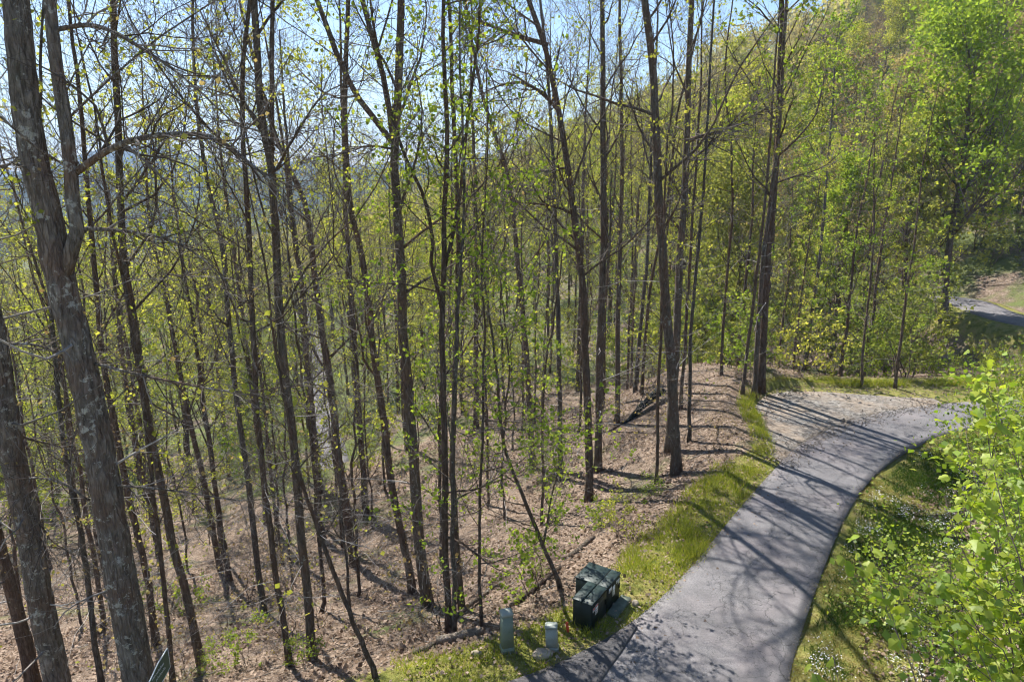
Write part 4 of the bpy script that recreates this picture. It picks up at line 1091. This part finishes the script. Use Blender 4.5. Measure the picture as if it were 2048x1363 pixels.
def rock(label, x, y, sx, sy, sz, seed, mat='stone', name="rock"):
    gr_ = np.random.default_rng(seed)
    th = np.linspace(0, np.pi, 8); ph = np.arange(12) * 2 * np.pi / 12
    V = np.array([[np.sin(a) * np.cos(b), np.sin(a) * np.sin(b), np.cos(a)] for a in th for b in ph])
    dirs = norm(gr_.normal(size=(9, 3))); lim = 0.62 + 0.3 * gr_.random(9)
    for d_, l_ in zip(dirs, lim):
        e_ = np.maximum(V @ d_ - l_, 0); V = V - e_[:, None] * d_
    V = V * [sx, sy, sz]
    f = [[a * 12 + j, (a + 1) * 12 + j, (a + 1) * 12 + (j + 1) % 12, a * 12 + (j + 1) % 12] for a in range(7) for j in range(12)]
    o = link(name, set_mesh(name, V, [np.array(f)], [M[mat]]), None, (x, y, H1(x, y) + sz * .25))
    o.rotation_euler = (0, 0, gr_.random() * 6)
    return tag(o, label, "rock", "rocks on the verge")
rock("pale jagged rock at the foot of the short pedestal", 0.62, 12.28, .27, .19, .11, 1)
rock("small pale stone left of the tall pedestal", -.75, 12.3, .13, .09, .06, 2)
rock("whitish stone at the end of the concrete pad", 2.90, 13.98, .12, .09, .08, 3)

# green street sign, its blade running away from the viewer
sg = empty("street_sign", (-5.34, 8.75, H1(-5.34, 8.75) - .2))
tag(sg, "dark green street name sign with white lettering beside the huge tree", "street sign")
zs = 2.75 - (H1(-5.34, 8.75) - .2)
m_ = MB(); m_.tubes(np.array([[0, -.1, 0], [0, -.1, 1.2], [0, -.1, zs - .36]]), np.full(3, .03), 8, 0, True); link("post", m_.mesh("post", [M['post']], True), sg)
def blade_outline(y):
    t = np.abs(y) / .42
    return -.02 - .13 * smooth01((t - .25) / .6) * 1.0 + .09 * smooth01((t - .86) / .14)
ysg = np.linspace(-.42, .30, 25)
topz = zs + np.where(ysg > .08, -.02 + .02 * smooth01((ysg - .08) / .2), -.02 - .10 * smooth01((.08 - ysg) / .4))
botz = zs - .34 - .05 * np.sin((ysg + .42) / .72 * np.pi)
V = []
for sx in (-.006, .006):
    V += [(sx, a, b) for a, b in zip(ysg, topz)] + [(sx, a, b) for a, b in zip(ysg, botz)]
n_ = 25; f = []
for j in range(n_ - 1):
    f.append([j, j + 1, n_ + j + 1, n_ + j]); f.append([2 * n_ + j, 3 * n_ + j, 3 * n_ + j + 1, 2 * n_ + j + 1])
bl = link("blade", set_mesh("blade", V, [np.array(f)], [M['sign']]), sg)
m_ = MB()
for zz_ in (topz, botz):
    P = np.stack([np.zeros(n_), ysg, zz_], 1); m_.tubes(P, np.full(n_, .010), 6, 0, True)
for e_ in (0, -1):
    m_.tubes(np.array([[0, ysg[e_], topz[e_]], [0, ysg[e_], (topz[e_] + botz[e_]) / 2], [0, ysg[e_], botz[e_]]]), np.full(3, .009), 6, 0, True)
link("highlight_trim", m_.mesh("highlight_trim", [M['signw']], True), bl)  # white rim; along the top it paints the highlight on the plate's thickness
gs = np.random.default_rng(8)
for row, (zc_, a0, a1) in enumerate(((-.15, -.22, .12), (-.245, -.12, .16))):
    m_ = MB(); y0 = a0
    while y0 < a1:
        w_ = gs.uniform(.022, .036); hh = gs.choice([.026, .026, .042])
        t = np.linspace(0, 1, 7)
        P = np.stack([np.full(7, .0105), y0 + w_ * t, zs + zc_ + hh * np.abs(np.sin(t * np.pi * gs.choice([1, 1.5])))], 1)
        m_.tubes(P, np.full(7, .0035), 4, 0, True); y0 += w_ + .008
    link("lettering", m_.mesh("lettering", [M['signw']]), bl)

# ------------------------------------------------------------------ big-leaved saplings on the bank at the right
def broad_leaf(seed):
    gb = np.random.default_rng(seed)
    half = [(0.0, 0.0), (.22, -.06), (.44, .10), (.50, .34), (.33, .46), (.42, .70), (.20, .78), (0, 1.0)]
    mid = [(0, .0), (0, .35), (0, .7), (0, 1.0)]
    V = []; fs = []
    def zf(x, y): return -0.55 * x * x - .35 * abs(x) * .3 - .22 * y * y + .05 * math.sin(7 * y + seed) * abs(x) * 2
    for sgn in (1, -1):
        pts_ = [(x * sgn, y) for x, y in half]
        b_ = len(V)
        V += [(x, y, zf(x, y)) for x, y in pts_] + [(0, .4, zf(0, .4) + .02)]
        for j in range(len(pts_) - 1):
            t_ = [b_ + j, b_ + j + 1, b_ + len(pts_)]
            fs.append(t_ if sgn > 0 else t_[::-1])
    me = set_mesh("leaf", np.array(V), [np.array(fs)], [M['leaf_big']], True)
    return me
LEAVES = [broad_leaf(k) for k in range(4)]
from mathutils import Matrix
def big_sapling(label, stem, nleaf, seed, leaf=0.17, r=0.016, side_len=0.8, nside=7, extra=600, spread=.14, name="broadleaf_sapling", tstart=.25, small=0.085, smat='leaf_big'):
    """stem: world points, root first"""
    gb = np.random.default_rng(400 + seed)
    P = smooth_axis(np.array(stem, float), 26, gb, 0.006)
    base = P[0].copy(); P = P - base
    e = empty(name, base); tag(e, label, "sapling", "saplings on the bank beside the driveway")
    R = r * np.linspace(1.3, .25, 26)
    m2 = MB(); m2.tubes(P, R, 7)
    SP, SR = children(P[None], R[None], nside, tstart, .98, side_len, (.5, 1.0), 7, .06, .12, gb, .6, .3, .005); m2.tubes(SP, SR, 5)
    TP, TR = children(SP, SR, 4, .2, 1.0, side_len * .45, (.5, .9), 4, .05, .15, gb, .6, .4, .0035); m2.tubes(TP, TR, 4)
    link("stem", m2.mesh("stem", [M['twig']], True), e)
    src = np.concatenate([TP.reshape(-1, 4, 3)[:, 1:].reshape(-1, 3), SP[:, 3:].reshape(-1, 3), P[int(26 * .55):]])
    tips = src[gb.choice(len(src), nleaf, replace=nleaf > len(src))]
    for q in tips:
        q = q + gb.normal(size=3) * .05
        o = link("leaf", LEAVES[int(gb.integers(0, 4))], e)
        s_ = leaf * gb.choice([.4, .6, .8, 1.0, 1.15]) * gb.uniform(.85, 1.15)
        o.location = q; o.scale = (s_, s_, s_)
        o.rotation_euler = (gb.normal() * .5 - .35, gb.normal() * .45, gb.uniform(0, 6.28))
    if extra:
        mx = MB(); leaf_quads(mx, sample_on(TP, extra, gb, .1), small, gb, 1.0, .85, spread)
        tag(link("leaves", mx.mesh("leaves", [M[smat]]), e), kind="stuff")
    return e
def stem_px(root, pts_):
    return [np.array([root[0], root[1], H1(*root) - .1])] + [at_depth(x, y, t) for x, y, t in pts_]
big_sapling("bank sapling with its leafy tip nearest the driveway's lower edge", stem_px((4.3, 5.0), [(1850, 1390, 7.2), (1797, 1269, 7.5), (1776, 1226, 7.6), (1765, 1180, 7.7)]), 95, 1, leaf=.155, extra=0)
big_sapling("broad-leaved bank sapling leaning in from the lower right corner", stem_px((6.4, 5.4), [(2060, 1340, 7.0), (1920, 1234, 7.5), (1861, 1181, 7.7), (1830, 1150, 7.8)]), 110, 2, leaf=.155, nside=11, extra=300)
big_sapling("broad-leaved bank sapling with a long dark stem pointing at the ditch", stem_px((6.6, 6.2), [(2020, 1240, 7.6), (1994, 1202, 7.7), (1936, 1133, 8.0), (1901, 1053, 8.2), (1885, 990, 8.4)]), 110, 3, leaf=.155, nside=11, extra=300)
big_sapling("tallest broad-leaved bank sapling, stem crossing the view's right edge", stem_px((6.9, 6.2), [(2048, 1144, 7.6), (2016, 1075, 7.8), (1997, 1000, 8), (1975, 900, 8.3), (1965, 800, 8.5)]), 120, 4, leaf=.155, nside=12, extra=400)
big_sapling("small broad-leaved sapling at the bottom edge below the white flowers", stem_px((4.2, 6.0), [(1690, 1420, 8.0), (1675, 1350, 8.2), (1668, 1310, 8.3)]), 34, 5, leaf=.155, side_len=.45, extra=0)
big_sapling("broad-leaved sapling top beside the bend, yellow leaves at its tip", stem_px((9.0, 9.0), [(1960, 1000, 10.6), (1935, 900, 11.0), (1930, 850, 11.2)]), 60, 6, leaf=.155, nside=10, extra=400)
big_sapling("broad-leaved sapling in the lower right corner behind the leaning stems", stem_px((7.0, 6.8), [(1985, 1363, 8.6), (1965, 1290, 8.8), (1950, 1230, 9.0)]), 90, 7, leaf=.155, nside=11, extra=900)
big_sapling("broad-leaved sapling leaning over the right edge, halfway up the bank", stem_px((8.4, 7.6), [(2070, 1000, 9.0), (2030, 920, 9.2), (2000, 840, 9.4), (1990, 790, 9.5)]), 90, 8, leaf=.155, nside=11, extra=500)
big_sapling("leafy sapling crown in the very corner of the view, lowest right", stem_px((5.6, 4.6), [(2010, 1420, 6.6), (1975, 1340, 6.9), (1950, 1290, 7.0)]), 90, 9, leaf=.155, nside=11, side_len=.9, extra=700)
big_sapling("leafy sapling crown at the bottom edge, left of the corner one", stem_px((4.9, 4.8), [(1880, 1450, 7.2), (1850, 1375, 7.4), (1838, 1330, 7.5)]), 80, 10, leaf=.155, nside=11, side_len=.8, extra=500)
big_sapling("leafy sapling crown at the right edge above the corner one", stem_px((7.0, 5.4), [(2100, 1300, 7.4), (2050, 1230, 7.6), (2020, 1180, 7.7)]), 80, 11, leaf=.155, nside=11, side_len=.9, extra=700)
sp = [((9.3, 11.2), 3.4), ((10.3, 9.2), 4.0), ((10.4, 12.4), 3.4), ((11.6, 14.0), 3.6), ((12.2, 11.6), 4.6), ((12.6, 15.6), 3.2), ((13.6, 13.4), 4.4), ((8.9, 8.0), 3.4),
      ((14.0, 17.0), 3.4), ((15.2, 18.8), 3.2), ((15.6, 15.4), 4.8), ((16.8, 20.4), 3.0), ((9.6, 7.6), 4.2), ((11.4, 10.2), 4.8), ((18.6, 21.6), 3.2), ((18.4, 18.4), 5.0), ((21, 22.4), 3.4), ((8.8, 12.8), 1.6), ((14.4, 12.2), 5.6), ((17, 16.2), 5.6)]
sp += [((7.6, 6.6), 3.0), ((6.6, 6.4), 2.6), ((8.6, 6.2), 4.0)]
sp.sort(key=lambda q: q[0][0] ** 2 + q[0][1] ** 2)
for k, ((x, y), h_) in enumerate(sp):
    gk = np.random.default_rng(600 + k); z = H1(x, y)
    st_ = [(x, y, z - .1), (x + gk.normal() * .15, y + gk.normal() * .15, z + h_ * .4), (x - .3 + gk.normal() * .25, y + gk.normal() * .25, z + h_ * .75), (x - .5 + gk.normal() * .3, y + gk.normal() * .3, z + h_)]
    big_sapling("bushy yellow-green sapling in the bank thicket, %s closest to the viewer" % ORD[k], st_, 14, 20 + k, leaf=.115, r=.02, side_len=1.0 + .1 * h_, nside=17, extra=1900, spread=.20, name="thicket_sapling", tstart=.10, small=.07)

# brush and seedlings along the forest edge
def bush(label, px, s, k, rz=0):
    b, _ = hit(*px)
    plant("shrub", b, SH[k], label, "shrub", "shrubs at the forest edge", rz, s)
bush("airy green bush at the forest edge, left of the tallest verge grass", (1235, 1075), .42, 1)
bush("low bramble between the leaning sapling and the airy bush", (1190, 1060), .36, 0, 1)
bush("small weed clump at the wood's rim below the furrowed trunk", (1300, 1000), .34, 0, 2)
bush("bright seedling clump at the foot of the straight dark forked trunk", (610, 1338), .30, 0, 3)
bush("bright green seedling bush at the bottom edge right of the street sign", (490, 1335), .42, 0, 4)
bush("tiny green seedling beside the tall brown trunk's foot", (425, 1345), .25, 0, 5)
bush("small green shrub between pedestal and leaning sapling", (1075, 1150), .22, 0, 6)

# ------------------------------------------------------------------ the air
n = NT("haze_air")
pv = n.n("ShaderNodeVolumePrincipled")
pv.inputs["Color"].default_value = (0.48, 0.68, 1.0, 1)
pv.inputs["Density"].default_value = 0.00030
pv.inputs["Anisotropy"].default_value = 0.0
n.l(pv.outputs[0], n.out.inputs["Volume"])
m_ = MB(); m_.box((-4600, -60, -215), (4600, 4200, 190))
hz = link("haze", m_.mesh("haze", [n.m])); tag(hz, "thin blue spring haze filling the valley", "haze", kind="stuff")
scene.cycles.volume_bounces = 0
